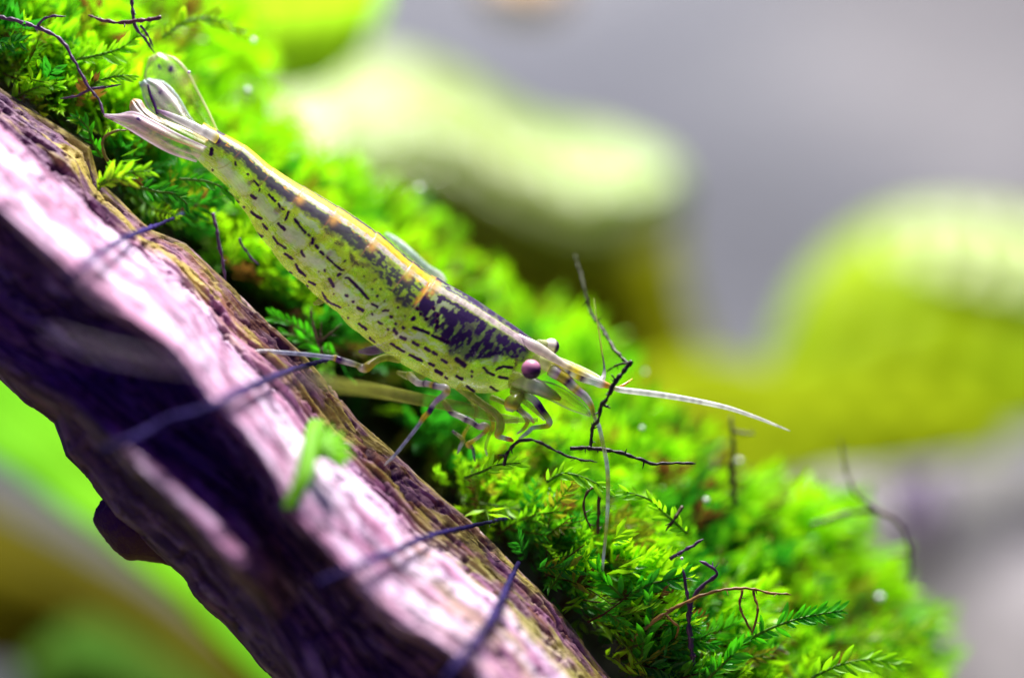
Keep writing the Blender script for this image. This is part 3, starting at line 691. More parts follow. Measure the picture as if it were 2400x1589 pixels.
def near_shrimp(px, py):
    """distance in px inside the outline of the shrimp (positive inside, with margin)"""
    S = px * AX[0] + py * AX[1]; wq = (px - np.interp(S, Sst, ctr[:, 0])) * NB[0] + (py - np.interp(S, Sst, ctr[:, 1])) * NB[1]
    h = np.interp(S, Sst, top_h[:, 2] / 2)
    ins = (np.abs(wq) < h + 16) & (S > Sst[0] - 10) & (S < Sst[-1] + 10)
    tail = (px > 235) & (px < 520) & (py > 115) & (py < 390) & (py < 300 + 0.55 * (px - 300)) & (py > 100 + 1.4 * (px - 380))
    head = (px > 1220) & (px < 1450) & (py > 780) & (py < 1010)
    legs = (px > 560) & (px < 1300) & (py > 800) & (py < 1080) & (wq < 0)
    ant = (np.abs(py - (905 + 0.24 * (px - 1440))) < 26) & (px > 1430) & (px < 1870)
    ant2 = (np.abs(px - 1416) < 24) & (py > 960) & (py < 1400)
    return ins, tail | head | ant | ant2 | legs

def in_px(V):
    s = (D + V[..., 1]) / D / PPC
    return V[..., 0] / s + 1200, 794.5 - V[..., 2] / s

def build_moss():
    n = 10000
    u = rng.uniform(-150, 2750, n); v = rng.uniform(0, 1, n) ** 0.9
    w0 = L0(u); wU = np.minimum(LU(u), 760)
    y0 = np.interp(u, [-200, 300, 700, 1500, 1800, 2100, 2700], [0.25, 0.45, 0.95, 1.0, 0.25, 0.05, 0.2])
    band = np.interp(u, [-200, 500, 900, 1500, 1900, 2600], [500, 300, 260, 330, 480, 480])
    fr = np.clip((wU - w0 - np.interp(u, [0, 300, 600, 1600, 2100], [60, 120, 165, 165, 150])), 30, None)
    ww = w0 + 14 + v * fr
    y = y0 + np.interp(u, [1000, 1500, 2100], [4.0, 3.8, 2.7]) * (v ** 1.25) * np.clip(fr / 430, 0.7, 1.5) + rng.normal(0, 0.22, n)
    # few fronds in the hollow right behind the wood's rim under the shrimp
    hol = np.exp(-((u - 1080) / 520) ** 4) * sstep(0.62, 0.22, v * fr / 260)
    keep = rng.uniform(0, 1, n) > 0.93 * hol
    clump = fbm(u / 110, ww / 80, 0, 91, 3)
    keep &= rng.uniform(-0.75, 0.6, n) < 2.3 * clump + 0.22
    u, v, ww, y, fr, clump = (q[keep] for q in (u, v, ww, y, fr, clump)); n = len(u)
    px, py = inv(u, ww); base = P(px, py, y)
    dirs = np.stack([0.55 + rng.normal(0, 0.55, n), -0.45 + rng.normal(0, 0.45, n), 0.40 + rng.normal(0, 0.5, n)], -1)
    lowr = sstep(1500, 2000, u)[:, None]
    dirs = dirs * (1 - 0.5 * lowr) + lowr * 0.5 * np.stack([0.95 + rng.normal(0, 0.4, n), -0.25 + rng.normal(0, 0.3, n), 0.0 + rng.normal(0, 0.45, n)], -1)
    Ln = rng.uniform(0.30, 0.62, n)
    d, b, nn = frames(dirs, rng.uniform(-1.2, 1.2, n))
    tid = np.where(rng.uniform(0, 1, n) < 0.85 * v ** 1.5, rng.integers(6, 9, n), rng.integers(0, 6, n))
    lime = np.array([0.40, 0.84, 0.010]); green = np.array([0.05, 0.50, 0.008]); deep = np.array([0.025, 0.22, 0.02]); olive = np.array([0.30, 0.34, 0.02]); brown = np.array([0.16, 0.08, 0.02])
    tone = np.clip(0.48 + 0.5 * v + 0.9 * fbm(u / 200, ww / 120, 0, 21, 3) + rng.normal(0, 0.22, n), 0, 1)[:, None]  # overhead light put into the colour: tone rises toward the mound's top
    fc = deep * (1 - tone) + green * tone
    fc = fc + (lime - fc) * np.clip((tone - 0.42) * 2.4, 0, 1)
    od = rng.uniform(0, 1, n)[:, None] < 0.11; fc = np.where(od, olive, fc)
    od = rng.uniform(0, 1, n)[:, None] < 0.08; fc = np.where(od, brown, fc)
    VV, CC = [], []; SV, SF, SCc, sb = [], [], [], 0
    for k, T in enumerate(TEMPL):
        s = np.where(tid == k)[0]
        if not len(s): continue
        Vt = T[None] * Ln[s][:, None, None, None] * np.array([1, 1, 1])
        Wd = base[s][:, None, None] + Vt[..., :1] * d[s][:, None, None] + Vt[..., 1:2] * b[s][:, None, None] + Vt[..., 2:3] * nn[s][:, None, None]
        Wd = Wd.reshape(-1, 7, 3)
        cc = np.repeat(fc[s], T.shape[0], 0)
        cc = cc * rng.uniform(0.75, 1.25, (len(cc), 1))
        qx, qy = in_px(Wd[:, 3])
        ins, oth = near_shrimp(qx, qy)
        lim = np.where(ins, 0.42, np.where(oth, 0.36, -0.12))
        uu, wq = uw(qx, qy)
        wood = (wq < L0(uu) - 6) 
        ok = (Wd[:, :, 1].min(1) > lim) & ~(wood & (Wd[:, 3, 1] > -0.3) & (rng.uniform(0, 1, len(wood)) < 0.9))
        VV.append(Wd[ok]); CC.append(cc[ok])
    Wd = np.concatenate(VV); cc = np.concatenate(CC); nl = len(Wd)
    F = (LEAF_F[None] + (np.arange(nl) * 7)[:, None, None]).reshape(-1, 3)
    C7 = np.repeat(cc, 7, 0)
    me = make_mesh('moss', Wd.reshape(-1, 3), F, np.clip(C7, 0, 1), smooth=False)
    o = link('moss', me, M_moss)
    tag(o, 'bright green feathery moss covering the far side of the driftwood', 'moss', kind='stuff')
    # stems of the same fronds, one ribbon-thin prism each
    st = np.array([0.0, 0.35, 0.7, 1.0])
    curl = np.array([0.25, -0.2, 0.4, 0.1, -0.35, 0.2, 0.2, -0.2, 0.3])[tid]
    Cst = base[:, None] + (st[None, :, None] * d[:, None] + (curl[:, None] * st[None] ** 2)[..., None] * nn[:, None]) * Ln[:, None, None]
    th = np.array([0, 2.094, 4.189]); rad = 0.011 * (1 - 0.6 * st)
    Vs = Cst[:, :, None] + rad[None, :, None, None] * (np.cos(th)[None, None, :, None] * b[:, None, None] + np.sin(th)[None, None, :, None] * nn[:, None, None])
    qx, qy = in_px(Cst); ins, oth = near_shrimp(qx, qy)
    uu, wq = uw(qx, qy)
    ok = ~((((ins | oth) & (Cst[..., 1] < 0.42)) | (wq < L0(uu) - 10) | (Cst[..., 1] < -0.15)).any(1))
    Vs = Vs[ok]; m_ = len(Vs)
    F1 = grid_faces(4, 3, True); F = (F1[None] + (np.arange(m_) * 12)[:, None, None]).reshape(-1, 4)
    col = np.where(rng.uniform(0, 1, (m_, 1)) < 0.35, np.array([[0.10, 0.035, 0.012]]), np.array([[0.12, 0.26, 0.012]]))
    o2 = link('moss_stems', make_mesh('moss_stems', Vs.reshape(-1, 3), F, np.repeat(col, 12, 0)), M_moss)
    tag(o2, kind='stuff')
    o2.parent = o
    return o
moss = build_moss()

# single sprigs that can be told apart: stem plus leaves, each leaf its own part
LEAF_MESH = {}
def leaf_mesh(tone):
    if tone in LEAF_MESH: return LEAF_MESH[tone]
    s = np.linspace(0, 1, 6)
    wv = 0.15 * np.sin(np.pi * np.clip(s * 0.93 + 0.06, 0, 1)) ** 0.8
    V, C = [], []
    for si, wi in zip(s, wv):
        for q in (-1, 0, 1):
            V.append((si, q * wi, 0.10 * si * si + (0.05 if q else -0.03)))
            C.append(np.array(tone) * (1.0 if q else 1.15))
    LEAF_MESH[tone] = make_mesh('leaf', V, grid_faces(6, 3), np.array(C)); LEAF_MESH[tone].materials.append(M_moss)
    return LEAF_MESH[tone]

def sprig(label, pts, nl, ll, tone, stemtone=(0.14, 0.34, 0.015), rs=0.013, seed=1, spread=48, cat='moss sprig', group='moss sprigs standing out of the mat'):
    nl = int(nl * 1.35); ll *= 0.8
    r = random.Random(seed)
    C = spline(P(*np.array(pts, float).T), 40)
    root = empty('moss_sprig', C[0]); tag(root, label, cat, group)
    V, F = tube_arrays(C, np.linspace(rs, rs * 0.45, 40), 7)
    adopt(root, link('stem', make_mesh('stem', V, F, np.tile(stemtone, (len(V), 1))), M_moss))
    me = leaf_mesh(tone)
    T = np.gradient(C, axis=0); T /= np.linalg.norm(T, axis=1)[:, None]
    for i in range(nl):
        for sg in (-1, 1):
            if r.random() < 0.14: continue
            q = (i + 0.4 + r.uniform(-0.2, 0.2) + 0.4 * (sg > 0)) / nl; k = min(39, int(q * 39))
            L_ = ll * (0.6 + 0.55 * math.sin(math.pi * min(1, 0.15 + 0.75 * q))) * r.uniform(0.6, 1.25)
            t = Vector(T[k]); side = t.cross(Vector((0, -1, 0))).normalized()
            a = math.radians(spread * r.uniform(0.75, 1.15) * (1 - 0.5 * q))
            x = (t * math.cos(a) + side * (sg * math.sin(a)) + Vector((r.uniform(-.15, .15), r.uniform(-0.6, 0.35), r.uniform(-.15, .15)))).normalized()
            z = Vector((r.uniform(-.6, .6), -1, r.uniform(-.3, .8))); yv = z.cross(x).normalized(); z = x.cross(yv)
            o = bpy.data.objects.new('leaf', me); COL.objects.link(o); o.parent = root
            from mathutils import Matrix
            M = Matrix((x, yv, z)).transposed().to_4x4()
            M = Matrix.Translation(Vector(C[k]) - Vector(root.location)) @ M @ Matrix.Scale(L_ * 0.92, 4)
            o.matrix_local = M
    return root

LI, GR, DG, YG = (0.30, 0.74, 0.012), (0.07, 0.52, 0.01), (0.04, 0.36, 0.015), (0.42, 0.72, 0.015)
sprig('bright moss sprig fanned over the wood left below the tail fan', [(232, 432, -0.35), (262, 415, -0.4), (300, 404, -0.4), (352, 402, -0.38)], 9, 0.16, LI, seed=3)
sprig('short lime moss tuft touching the front ridge left of the tail', [(230, 445, -0.3), (245, 430, -0.4), (270, 420, -0.42), (300, 425, -0.45)], 4, 0.2, YG, seed=4)
sprig('feathery dark green sprig rising from the hollow behind the hind leg', [(765, 845, 0.35), (740, 800, 0.4), (690, 762, 0.4), (640, 742, 0.35)], 9, 0.17, GR, seed=5)
sprig('green sprig lying between the thread and the swimmerets', [(790, 835, 0.4), (740, 812, 0.38), (700, 790, 0.35), (655, 782, 0.3)], 8, 0.15, GR, seed=6)
sprig('lime sprig pointing down right beside the long hanging antenna', [(1610, 1250, 0.1), (1560, 1205, 0.05), (1520, 1170, 0.0), (1460, 1150, 0.0)], 11, 0.16, LI, seed=7)
sprig('comb shaped bright sprig stretching right in the lower moss', [(1750, 1500, -0.05), (1815, 1468, -0.08), (1890, 1445, -0.06), (1975, 1430, 0.0)], 16, 0.17, GR, seed=8, spread=60)
sprig('upright green tuft at the bottom edge of the moss', [(1660, 1589, -0.1), (1690, 1560, -0.1), (1720, 1530, -0.1), (1745, 1500, -0.08)], 9, 0.2, GR, seed=9)
sprig('pale sprig spreading left below the end of the antenna', [(1460, 1400, 0.0), (1440, 1380, -0.02), (1415, 1360, -0.05), (1400, 1330, -0.06)], 7, 0.2, GR, seed=10)
sprig('thin green sprig beside the dark hollow near the wood rim', [(1390, 1420, 0.0), (1430, 1440, -0.05), (1470, 1470, -0.06), (1500, 1500, -0.06)], 8, 0.15, GR, seed=11)
sprig('yellow green sprig under the front legs of the shrimp', [(1090, 1120, 0.0), (1130, 1105, -0.05), (1165, 1090, -0.08), (1220, 1085, -0.08)], 8, 0.15, LI, seed=12)
sprig('bright sprig beneath the two dark crossing stems', [(1280, 1130, 0.0), (1320, 1110, 0.0), (1370, 1120, 0.0), (1430, 1150, 0.0)], 9, 0.17, LI, seed=13)
sprig('small sprig on the upper left of the branch above the bare wood', [(10, 250, 0.1), (45, 225, 0.05), (90, 205, 0.0), (140, 205, 0.0)], 9, 0.17, LI, seed=14)
sprig('curved sprig above the tip of the tail fan', [(205, 210, 0.0), (235, 190, -0.02), (270, 180, -0.02), (310, 178, 0.0)], 8, 0.14, LI, seed=15)
sprig('long lime sprig reaching right at the top of the moss', [(380, 90, 0.5), (440, 50, 0.6), (500, 45, 0.7), (570, 78, 0.8)], 12, 0.17, YG, seed=16)
sprig('dense green sprig between the stems above the tail', [(180, 140, 0.1), (230, 130, 0.1), (290, 110, 0.15), (350, 60, 0.2)], 11, 0.18, LI, seed=17)
sprig('feathery sprig left of the tail fan beside the dark stem', [(240, 370, 0.05), (215, 330, 0.0), (205, 300, 0.0), (180, 275, 0.0)], 8, 0.15, GR, seed=18)
sprig('moss sprig tucked under the shrimp near its tail', [(420, 420, 0.1), (480, 425, 0.1), (520, 440, 0.05), (560, 470, 0.0)], 7, 0.14, GR, seed=19)
sprig('dark sprig in the shade under the middle of the shrimp', [(330, 440, 0.05), (370, 450, 0.05), (410, 455, 0.05), (440, 480, 0.05)], 7, 0.15, DG, seed=20)
sprig('green sprig at the lower right corner of the moss', [(1900, 1589, 0.1), (1960, 1560, 0.1), (2040, 1545, 0.2), (2110, 1560, 0.3)], 12, 0.2, LI, seed=21)
sprig('lime sprig jutting right from the far end of the moss', [(1960, 1500, 1.2), (2040, 1500, 1.3), (2110, 1490, 1.4), (2175, 1475, 1.5)], 8, 0.24, YG, seed=22)
sprig('dark green fern like sprig left of the golden stem', [(1500, 1560, -0.05), (1510, 1500, -0.08), (1530, 1450, -0.08), (1520, 1390, -0.05)], 10, 0.17, GR, seed=23)
sprig('deep green sprig to the right of the long hanging antenna', [(1470, 1400, 0.05), (1520, 1370, 0.0), (1560, 1360, 0.0), (1610, 1350, 0.0)], 10, 0.19, DG, seed=24)

# loose lobed leaf that lies across the bright ridge
def build_lobed_leaf():
    root = empty('torn_leaf', P(668, 1195, -2.2))
    tag(root, 'small bright green torn leaf with toothed edge hanging on the front ridge', 'leaf')
    A = [(665, 1190, -1.95), (690, 1130, -1.85), (708, 1060, -1.6), (718, 1010, -1.35), (730, 985, -1.15)]
    B = [(688, 1192, -1.95), (728, 1120, -1.85), (742, 1062, -1.6), (752, 1020, -1.35), (760, 990, -1.15)]
    s = blade('stalk', A, B, (0.24, 0.66, 0.01), (0.22, 0.6, 0.01), (0.26, 0.7, 0.01), (1, 1), bow=0.08, parent=root, mat=M_leafy, thick=0.03)
    k = 0
    outs = [(722, 975, 760, 1090), (745, 985, 775, 1000), (780, 1000, 800, 1020), (800, 1030, 825, 1042), (806, 1060, 832, 1062), (806, 1085, 815, 1098)]
    ou = [(712, 1060), (714, 1020), (724, 985), (738, 1012), (748, 982), (760, 1010), (778, 992), (782, 1018), (806, 1012), (800, 1036), (828, 1042), (808, 1054), (832, 1070), (808, 1078), (812, 1096), (786, 1090), (762, 1076), (742, 1074)]
    c = np.array([756, 1048.0]); o = np.array(ou, float); n = 10
    V = []; 
    for q in np.linspace(0, 1, n):
        for p in o:
            x, y = c + (p - c) * q; V.append((x, y, -1.3 + 0.10 * math.cos((x - 700) / 25) - 0.1 * (1 - q) + 0.35 * (1035 - y) / 100))
    V = np.array(V); V3 = P(V[:, 0], V[:, 1], V[:, 2])
    me = make_mesh('leaf_blade', V3, grid_faces(n, len(o), True), np.tile((0.26, 0.70, 0.01), (len(V3), 1)), smooth=False)
    l = link('leaf_blade', me, M_leafy); md = l.modifiers.new('thickness', 'SOLIDIFY'); md.thickness = 0.02
    adopt(root, s, l)
M_leafy = mat_attr('lobed_leaf', rough=0.5, spec=0.3, translucent=0.45)
build_lobed_leaf()

# ------------------------------------------------------------------ dark stems and threads
def stem(label, pts, r, tone, group='bare brown stems poking out of the moss', name='bare_stem', cat='stem', branch=(), rough=0.38, mat=None, grow=0.0):
    root = empty(name, P(*pts[0])); tag(root, label, cat, group)
    def one(nm, pts, r):
        C3 = np.array([[p[0], p[1], p[2] * PPC] for p in pts], float); L_ = np.linalg.norm(np.diff(C3, axis=0), axis=1).sum()
        n = max(14, int(L_ / 4)); sp = spline(C3, n)
        q = np.arange(n)
        sp[:, 0] += 1.3 * noise(q / 3.0, 0 * q, 0, int(pts[0][0])); sp[:, 1] += 1.3 * noise(q / 3.0, 0 * q, 9, int(pts[0][1]))
        C = P(sp[:, 0], sp[:, 1], sp[:, 2] / PPC)
        R = r / PPC * (1 - 0.45 * np.linspace(0, 1, n)) * (1 + rough * noise(q / 2.3, 0 * q, 3, 7)) * (1 + grow * np.clip(-sp[:, 2] / PPC, 0, 2))
        R[-3:] *= [0.8, 0.55, 0.2]
        bits = [tube_arrays(C, R, 8)]
        if grow == 0:
            rr = random.Random(int(pts[0][0] * 7 + pts[0][1]))
            for _ in range(max(1, n // 11)):
                k = rr.randrange(2, n - 3); dv = np.array([rr.uniform(-1, 1), rr.uniform(-.6, .3), rr.uniform(-1, 1)]); dv /= np.linalg.norm(dv)
                L2_ = rr.uniform(0.02, 0.07)
                bits.append(tube_arrays(C[k] + dv * np.linspace(0, L2_, 5)[:, None], R[k] * np.array([.7, .5, .4, .3, .1]), 5))
        V, F, _c = merge([(v_, f_, np.zeros((len(v_), 1))) for v_, f_ in bits])
        cc = np.array(tone)[None] * (1 + 0.5 * noise(V[:, 0] * 9, V[:, 1] * 9, V[:, 2] * 9, 4))[:, None]
        return link(nm, make_mesh(nm, V, F, np.clip(cc, 0, 1)), mat or M_stem)
    adopt(root, one('shoot', pts, r))
    for b in branch: adopt(root, one('side_shoot', b, r * 0.75))
    return root
BK, BR, PU = (0.015, 0.012, 0.01), (0.08, 0.03, 0.015), (0.07, 0.03, 0.09)
stem('black jointed stem standing up above the shrimp head', [(1478, 856, 0.1), (1440, 820, 0.25), (1415, 775, 0.4), (1385, 735, 0.5), (1370, 680, 0.6), (1360, 640, 0.7), (1345, 596, 0.8)], 4.5, (0.03, 0.04, 0.01),
     branch=[[(1470, 850, 0.1), (1440, 858, 0.15), (1420, 872, 0.2)]])
stem('black crooked stem crossing in front of the right antenna', [(1480, 845, -0.35), (1455, 880, -0.36), (1436, 905, -0.36), (1425, 930, -0.35), (1408, 955, -0.33), (1402, 985, -0.3), (1390, 1000, -0.25), (1384, 1050, -0.2)], 5.5, BK,
     branch=[[(1436, 905, -0.36), (1442, 890, -0.37), (1432, 878, -0.38)], [(1413, 947, -0.3), (1424, 954, -0.3), (1430, 958, -0.3)]])
stem('thin dark stem arching out of the moss under the shrimp chin', [(1180, 1090, -0.2), (1190, 1060, -0.22), (1215, 1035, -0.25), (1250, 1032, -0.26), (1290, 1050, -0.26), (1340, 1072, -0.26), (1400, 1083, -0.25)], 4.2, BK)
stem('near level dark stem behind the hanging antenna', [(1335, 1050, -0.05), (1380, 1050, -0.06), (1440, 1058, -0.08), (1490, 1072, -0.1), (1530, 1086, -0.1), (1580, 1085, -0.08), (1632, 1087, -0.06)], 5.0, BK,
     branch=[[(1384, 1050, -0.05), (1386, 1020, -0.02), (1392, 985, 0)]])
stem('violet brown stem entering at the left edge of the moss', [(-20, 36, 0.0), (40, 50, -0.02), (90, 66, -0.03), (140, 92, -0.02), (175, 145, -0.05), (205, 200, -0.08), (232, 235, -0.1), (244, 272, -0.15)], 5, PU,
     branch=[[(214, 210, -0.08), (180, 225, -0.05), (140, 232, 0.0)], [(85, 64, -0.02), (110, 42, -0.05), (155, 38, -0.05)], [(214, 210, -0.08), (250, 204, -0.05), (285, 198, 0)]])
stem('dark stem dropping from the top edge onto the tail fan', [(308, -20, 0.05), (312, 30, 0.05), (315, 60, 0.05), (340, 92, 0.08), (362, 125, 0.2)], 4.5, PU, branch=[[(330, 60, 0.0), (345, 82, 0.05), (360, 112, 0.15)]])
stem('brown stem lying level near the top left of the moss', [(378, 42, 0.0), (330, 48, 0.0), (290, 54, 0.0), (250, 50, 0.02), (205, 36, 0.05)], 5.5, (0.11, 0.04, 0.05))
stem('golden brown stem curving right in the lower moss', [(1480, 1500, -0.05), (1540, 1450, -0.12), (1610, 1410, -0.15), (1680, 1385, -0.15), (1750, 1378, -0.12), (1800, 1388, -0.1), (1855, 1393, -0.08)], 4.6, (0.26, 0.15, 0.03),
     branch=[[(1740, 1380, -0.1), (1735, 1420, -0.12), (1765, 1490, -0.12)], [(1765, 1382, -0.1), (1775, 1430, -0.15), (1762, 1492, -0.14)], [(1560, 1440, -0.1), (1590, 1470, -0.1), (1580, 1500, 0)]])
stem('dark stem with a swollen bent tip in the lower moss', [(1625, 1560, 0.0), (1615, 1450, -0.08), (1625, 1400, -0.1), (1650, 1370, -0.12), (1680, 1345, -0.14), (1670, 1330, -0.15), (1640, 1315, -0.15)], 6.5, PU,
     branch=[[(1618, 1440, -0.1), (1608, 1380, -0.1), (1600, 1330, -0.08)], [(1570, 1310, 0.0), (1605, 1290, 0.0), (1650, 1262, 0.0)]])
stem('blurred brown stem arching over the far end of the moss', [(1900, 1230, 1.4), (1980, 1205, 1.4), (2050, 1198, 1.4), (2105, 1225, 1.4), (2130, 1280, 1.45), (2135, 1330, 1.5), (2125, 1370, 1.5)], 6, (0.10, 0.075, 0.04),
     branch=[[(2060, 1198, 1.4), (2010, 1160, 1.4), (1985, 1110, 1.45), (1968, 1030, 1.5)], [(2132, 1300, 1.45), (2110, 1302, 1.4), (2085, 1304, 1.35)]])
stem('blurred upright stem at the right end of the antenna', [(1725, 1180, 1.0), (1715, 1110, 1.0), (1718, 1040, 1.0), (1712, 975, 1.05)], 7, (0.07, 0.06, 0.02), branch=[[(1718, 1012, 1.0), (1745, 1015, 1.0), (1770, 1018, 1.0)]])
stem('forked dark stem in the gap behind the hind leg', [(765, 850, 0.3), (750, 815, 0.3), (735, 770, 0.32), (728, 720, 0.35)], 4.5, (0.05, 0.03, 0.012), branch=[[(752, 800, 0.3), (780, 778, 0.3), (800, 758, 0.32)], [(752, 798, 0.3), (752, 775, 0.3), (754, 755, 0.3)]])
stem('slanting violet stem in the shadow under the belly', [(500, 500, 0.2), (512, 560, 0.15), (528, 650, 0.1), (532, 660, 0.1)], 4.5, PU, branch=[[(560, 560, 0.2), (585, 600, 0.2), (608, 622, 0.2)]])
stem('small dark twig in the lit moss right of the antenna', [(1600, 1188, 0.1), (1580, 1215, 0.05), (1560, 1245, 0.05)], 5, (0.05, 0.04, 0.012))
stem('brown looping stem left of the hanging antenna', [(1400, 1250, 0.1), (1404, 1180, 0.05), (1400, 1140, 0.05), (1375, 1155, 0.0), (1368, 1190, 0.0), (1385, 1240, 0.05)], 4.2, BR)
stem('thin olive stem looping below the tail fan', [(255, 380, -0.15), (240, 350, -0.18), (245, 322, -0.2), (275, 308, -0.2), (300, 305, -0.15)], 4.0, (0.16, 0.14, 0.02))

def woody_y(px, py): return 0
def thread(label, pts, r=4.5):
    r = r * 0.9
    sp = spline(np.array(pts, float) * [1, 1, PPC], 34)
    ys = [min(p[2] / PPC + 0.25, wood_y(p[0], p[1]) - 0.05) for p in sp]
    ys = [min(ys[max(0, i - 1):i + 2]) for i in range(len(ys))]
    ys = np.convolve(np.pad(ys, 1, 'edge'), [.25, .5, .25], 'valid')
    pts = [(p[0], p[1], y) for p, y in zip(sp, ys)]
    root = stem(label, pts, r, (0.022, 0.012, 0.10), group='dark threads tied round the driftwood', name='thread', cat='thread', rough=0.1, mat=M_thread, grow=1.35)
    for c in root.children: c.name = 'strand'
    return root
thread('dark thread over the upper left of the branch', [(430, 500, 0.4), (400, 515, -0.1), (350, 535, -0.65), (290, 560, -1.35), (240, 590, -1.85), (205, 620, -2.2), (180, 640, -2.35), (150, 665, -2.2)])
thread('dark thread round the branch under the hind leg', [(770, 842, 0.2), (720, 856, -0.25), (670, 872, -0.75), (610, 898, -1.35), (550, 925, -1.95), (480, 962, -2.3), (400, 985, -2.25), (330, 1020, -2.3), (275, 1045, -2.45), (230, 1062, -2.0)], 5.0)
thread('dark thread across the lower half of the branch', [(1240, 1200, 0.5), (1160, 1220, -0.05), (1090, 1236, -0.45), (1000, 1258, -0.95), (930, 1290, -1.5), (880, 1310, -1.95), (800, 1345, -2.35), (740, 1370, -2.2)])
thread('dark thread at the bottom edge of the branch', [(1215, 1320, 0.1), (1195, 1360, -0.35), (1165, 1425, -0.85), (1130, 1480, -1.5), (1090, 1530, -2.1), (1050, 1589, -2.4), (1020, 1650, -2.3)])

sl = limb('glint_leaf', [(905, 548, 0.55, 4, 'c'), (930, 566, 0.5, 8, 'c'), (965, 596, 0.45, 9, 'c'), (1000, 628, 0.42, 9, 'c'), (1030, 648, 0.42, 10, 'w'), (1044, 662, 0.42, 4, 'w')], flat=0.5)  # pale strip standing in for a bright glint on a moss leaf
parts.pop()
tag(sl, 'pale moss leaf right behind the middle of the back, its glint put into the colour', 'moss leaf')
# ------------------------------------------------------------------ air bubbles and glints
M_bub, nt_, N_, L_ = new_mat('air_bubble')
g = N_.new('ShaderNodeBsdfPrincipled'); g.inputs['Base Color'].default_value = (0.95, 1, 0.97, 1); g.inputs['Roughness'].default_value = 0.12
g.inputs['Specular IOR Level'].default_value = 1.0; g.inputs['Coat Weight'].default_value = 1.0
L_.new(g.outputs[0], N_.new('ShaderNodeOutputMaterial').inputs[0])
def ball(name, c, r, mat):
    n, m_ = 14, 18
    th = np.linspace(0, np.pi, n); ph = np.linspace(0, 2 * np.pi, m_, endpoint=False)
    T, Q = np.meshgrid(th, ph, indexing='ij')
    V = np.stack([np.sin(T) * np.cos(Q), np.sin(T) * np.sin(Q), np.cos(T)], -1).reshape(-1, 3) * r
    o = link(name, make_mesh(name, V, grid_faces(n, m_, True)[:, ::-1]), mat); o.location = [float(q) for q in c]
    return o
for px, py, y, r, lb in [(594, 96, 1.0, 0.030, 'round pearl bubble above the moss at the upper left'), (580, 212, 1.1, 0.035, 'pearl bubble on moss right of the tail fan'), (443, 170, 0.05, 0.018, 'tiny bubble on the edge of the upper tail fin'),
                         (984, 442, 2.0, 0.035, 'pearl bubble in blurred moss over the middle of the back'), (1512, 872, 1.6, 0.022, 'tiny bubble on the lime leaf right of the black stem'), (1505, 1003, 0.9, 0.024, 'small bubble below the right antenna'),
                         (1655, 1172, 0.9, 0.030, 'pearl bubble in the lit moss right of the level stem'), (1598, 1308, -0.1, 0.018, 'tiny bubble beside the swollen bent stem'), (2062, 1400, 1.6, 0.045, 'large pearl bubble near the right end of the moss'),
                         (1732, 1080, 1.5, 0.030, 'pearl bubble beside the blurred upright stem')]:
    tag(ball('air_bubble', P(px, py, y), r * 0.75, M_bub), lb, 'bubble', 'pearl bubbles caught in the moss')

# ------------------------------------------------------------------ things far out of focus
def leaf_big(name, label, rails, c1, c2, n=70, m=48, group='broad leaves in the blurred background', seed=1, rib=None, mat=None, back=0.0):
    mat = mat or M_leafm
    """rails: border lines from stalk to tip, top border first, each point (px, py, depth)"""
    S_ = np.stack([spline((np.array(a, float) + [0, 0, back]) * [1, 1, PPC], n) for a in rails])       # k,n,3
    G = np.stack([spline(S_[:, i], m) for i in range(n)])                              # n,m,3
    t = np.linspace(0, 1, n)[:, None] * np.ones((1, m)); vv = np.linspace(0, 1, m)[None] * np.ones((n, 1))
    rb = 0.5 if rib is None else rib
    G[..., 2] += 0.10 * PPC * np.exp(-((vv - rb) / 0.04) ** 2)
    G[..., 2] += 0.05 * PPC * np.sin(t * 40 + 6 * np.abs(vv - rb))
    V = P(G[..., 0], G[..., 1], G[..., 2] / PPC).reshape(-1, 3)
    k = np.clip(0.5 + 0.8 * fbm(t * 5, vv * 4, 0, seed), 0, 1)[..., None]
    c = np.array(c1) * (1 - k) + np.array(c2) * k
    root = empty(name, V[0]); tag(root, label, 'leaf', group)
    o = link('leaf_blade', make_mesh('leaf_blade', V, grid_faces(n, m), c.reshape(-1, 3)), mat)
    md = o.modifiers.new('thickness', 'SOLIDIFY'); md.thickness = 0.06
    mid = G[:, int(rb * (m - 1))]; C = P(mid[:, 0], mid[:, 1], mid[:, 2] / PPC - 0.03)
    Vt, Ft = tube_arrays(C, np.linspace(0.07, 0.02, n), 8)
    adopt(root, o, link('midrib', make_mesh('midrib', Vt, Ft, np.tile(np.array(c1) * 1.1, (len(Vt), 1))), mat))
    return root
LEAFG, LEAFO = (0.30, 0.62, 0.006), (0.38, 0.52, 0.006)
leaf_big('broad_leaf', 'lime green blurred leaf at the top behind the moss', [[(480, -190, 10), (620, -180, 10), (760, -160, 10), (900, -100, 10)], [(480, 60, 8.6), (620, 60, 8.6), (760, 40, 8.6), (890, 20, 9)],
         [(480, 210, 8.6), (600, 215, 8.6), (750, 200, 8.6), (850, 130, 9)]], LEAFG, (0.36, 0.66, 0.01), seed=2)
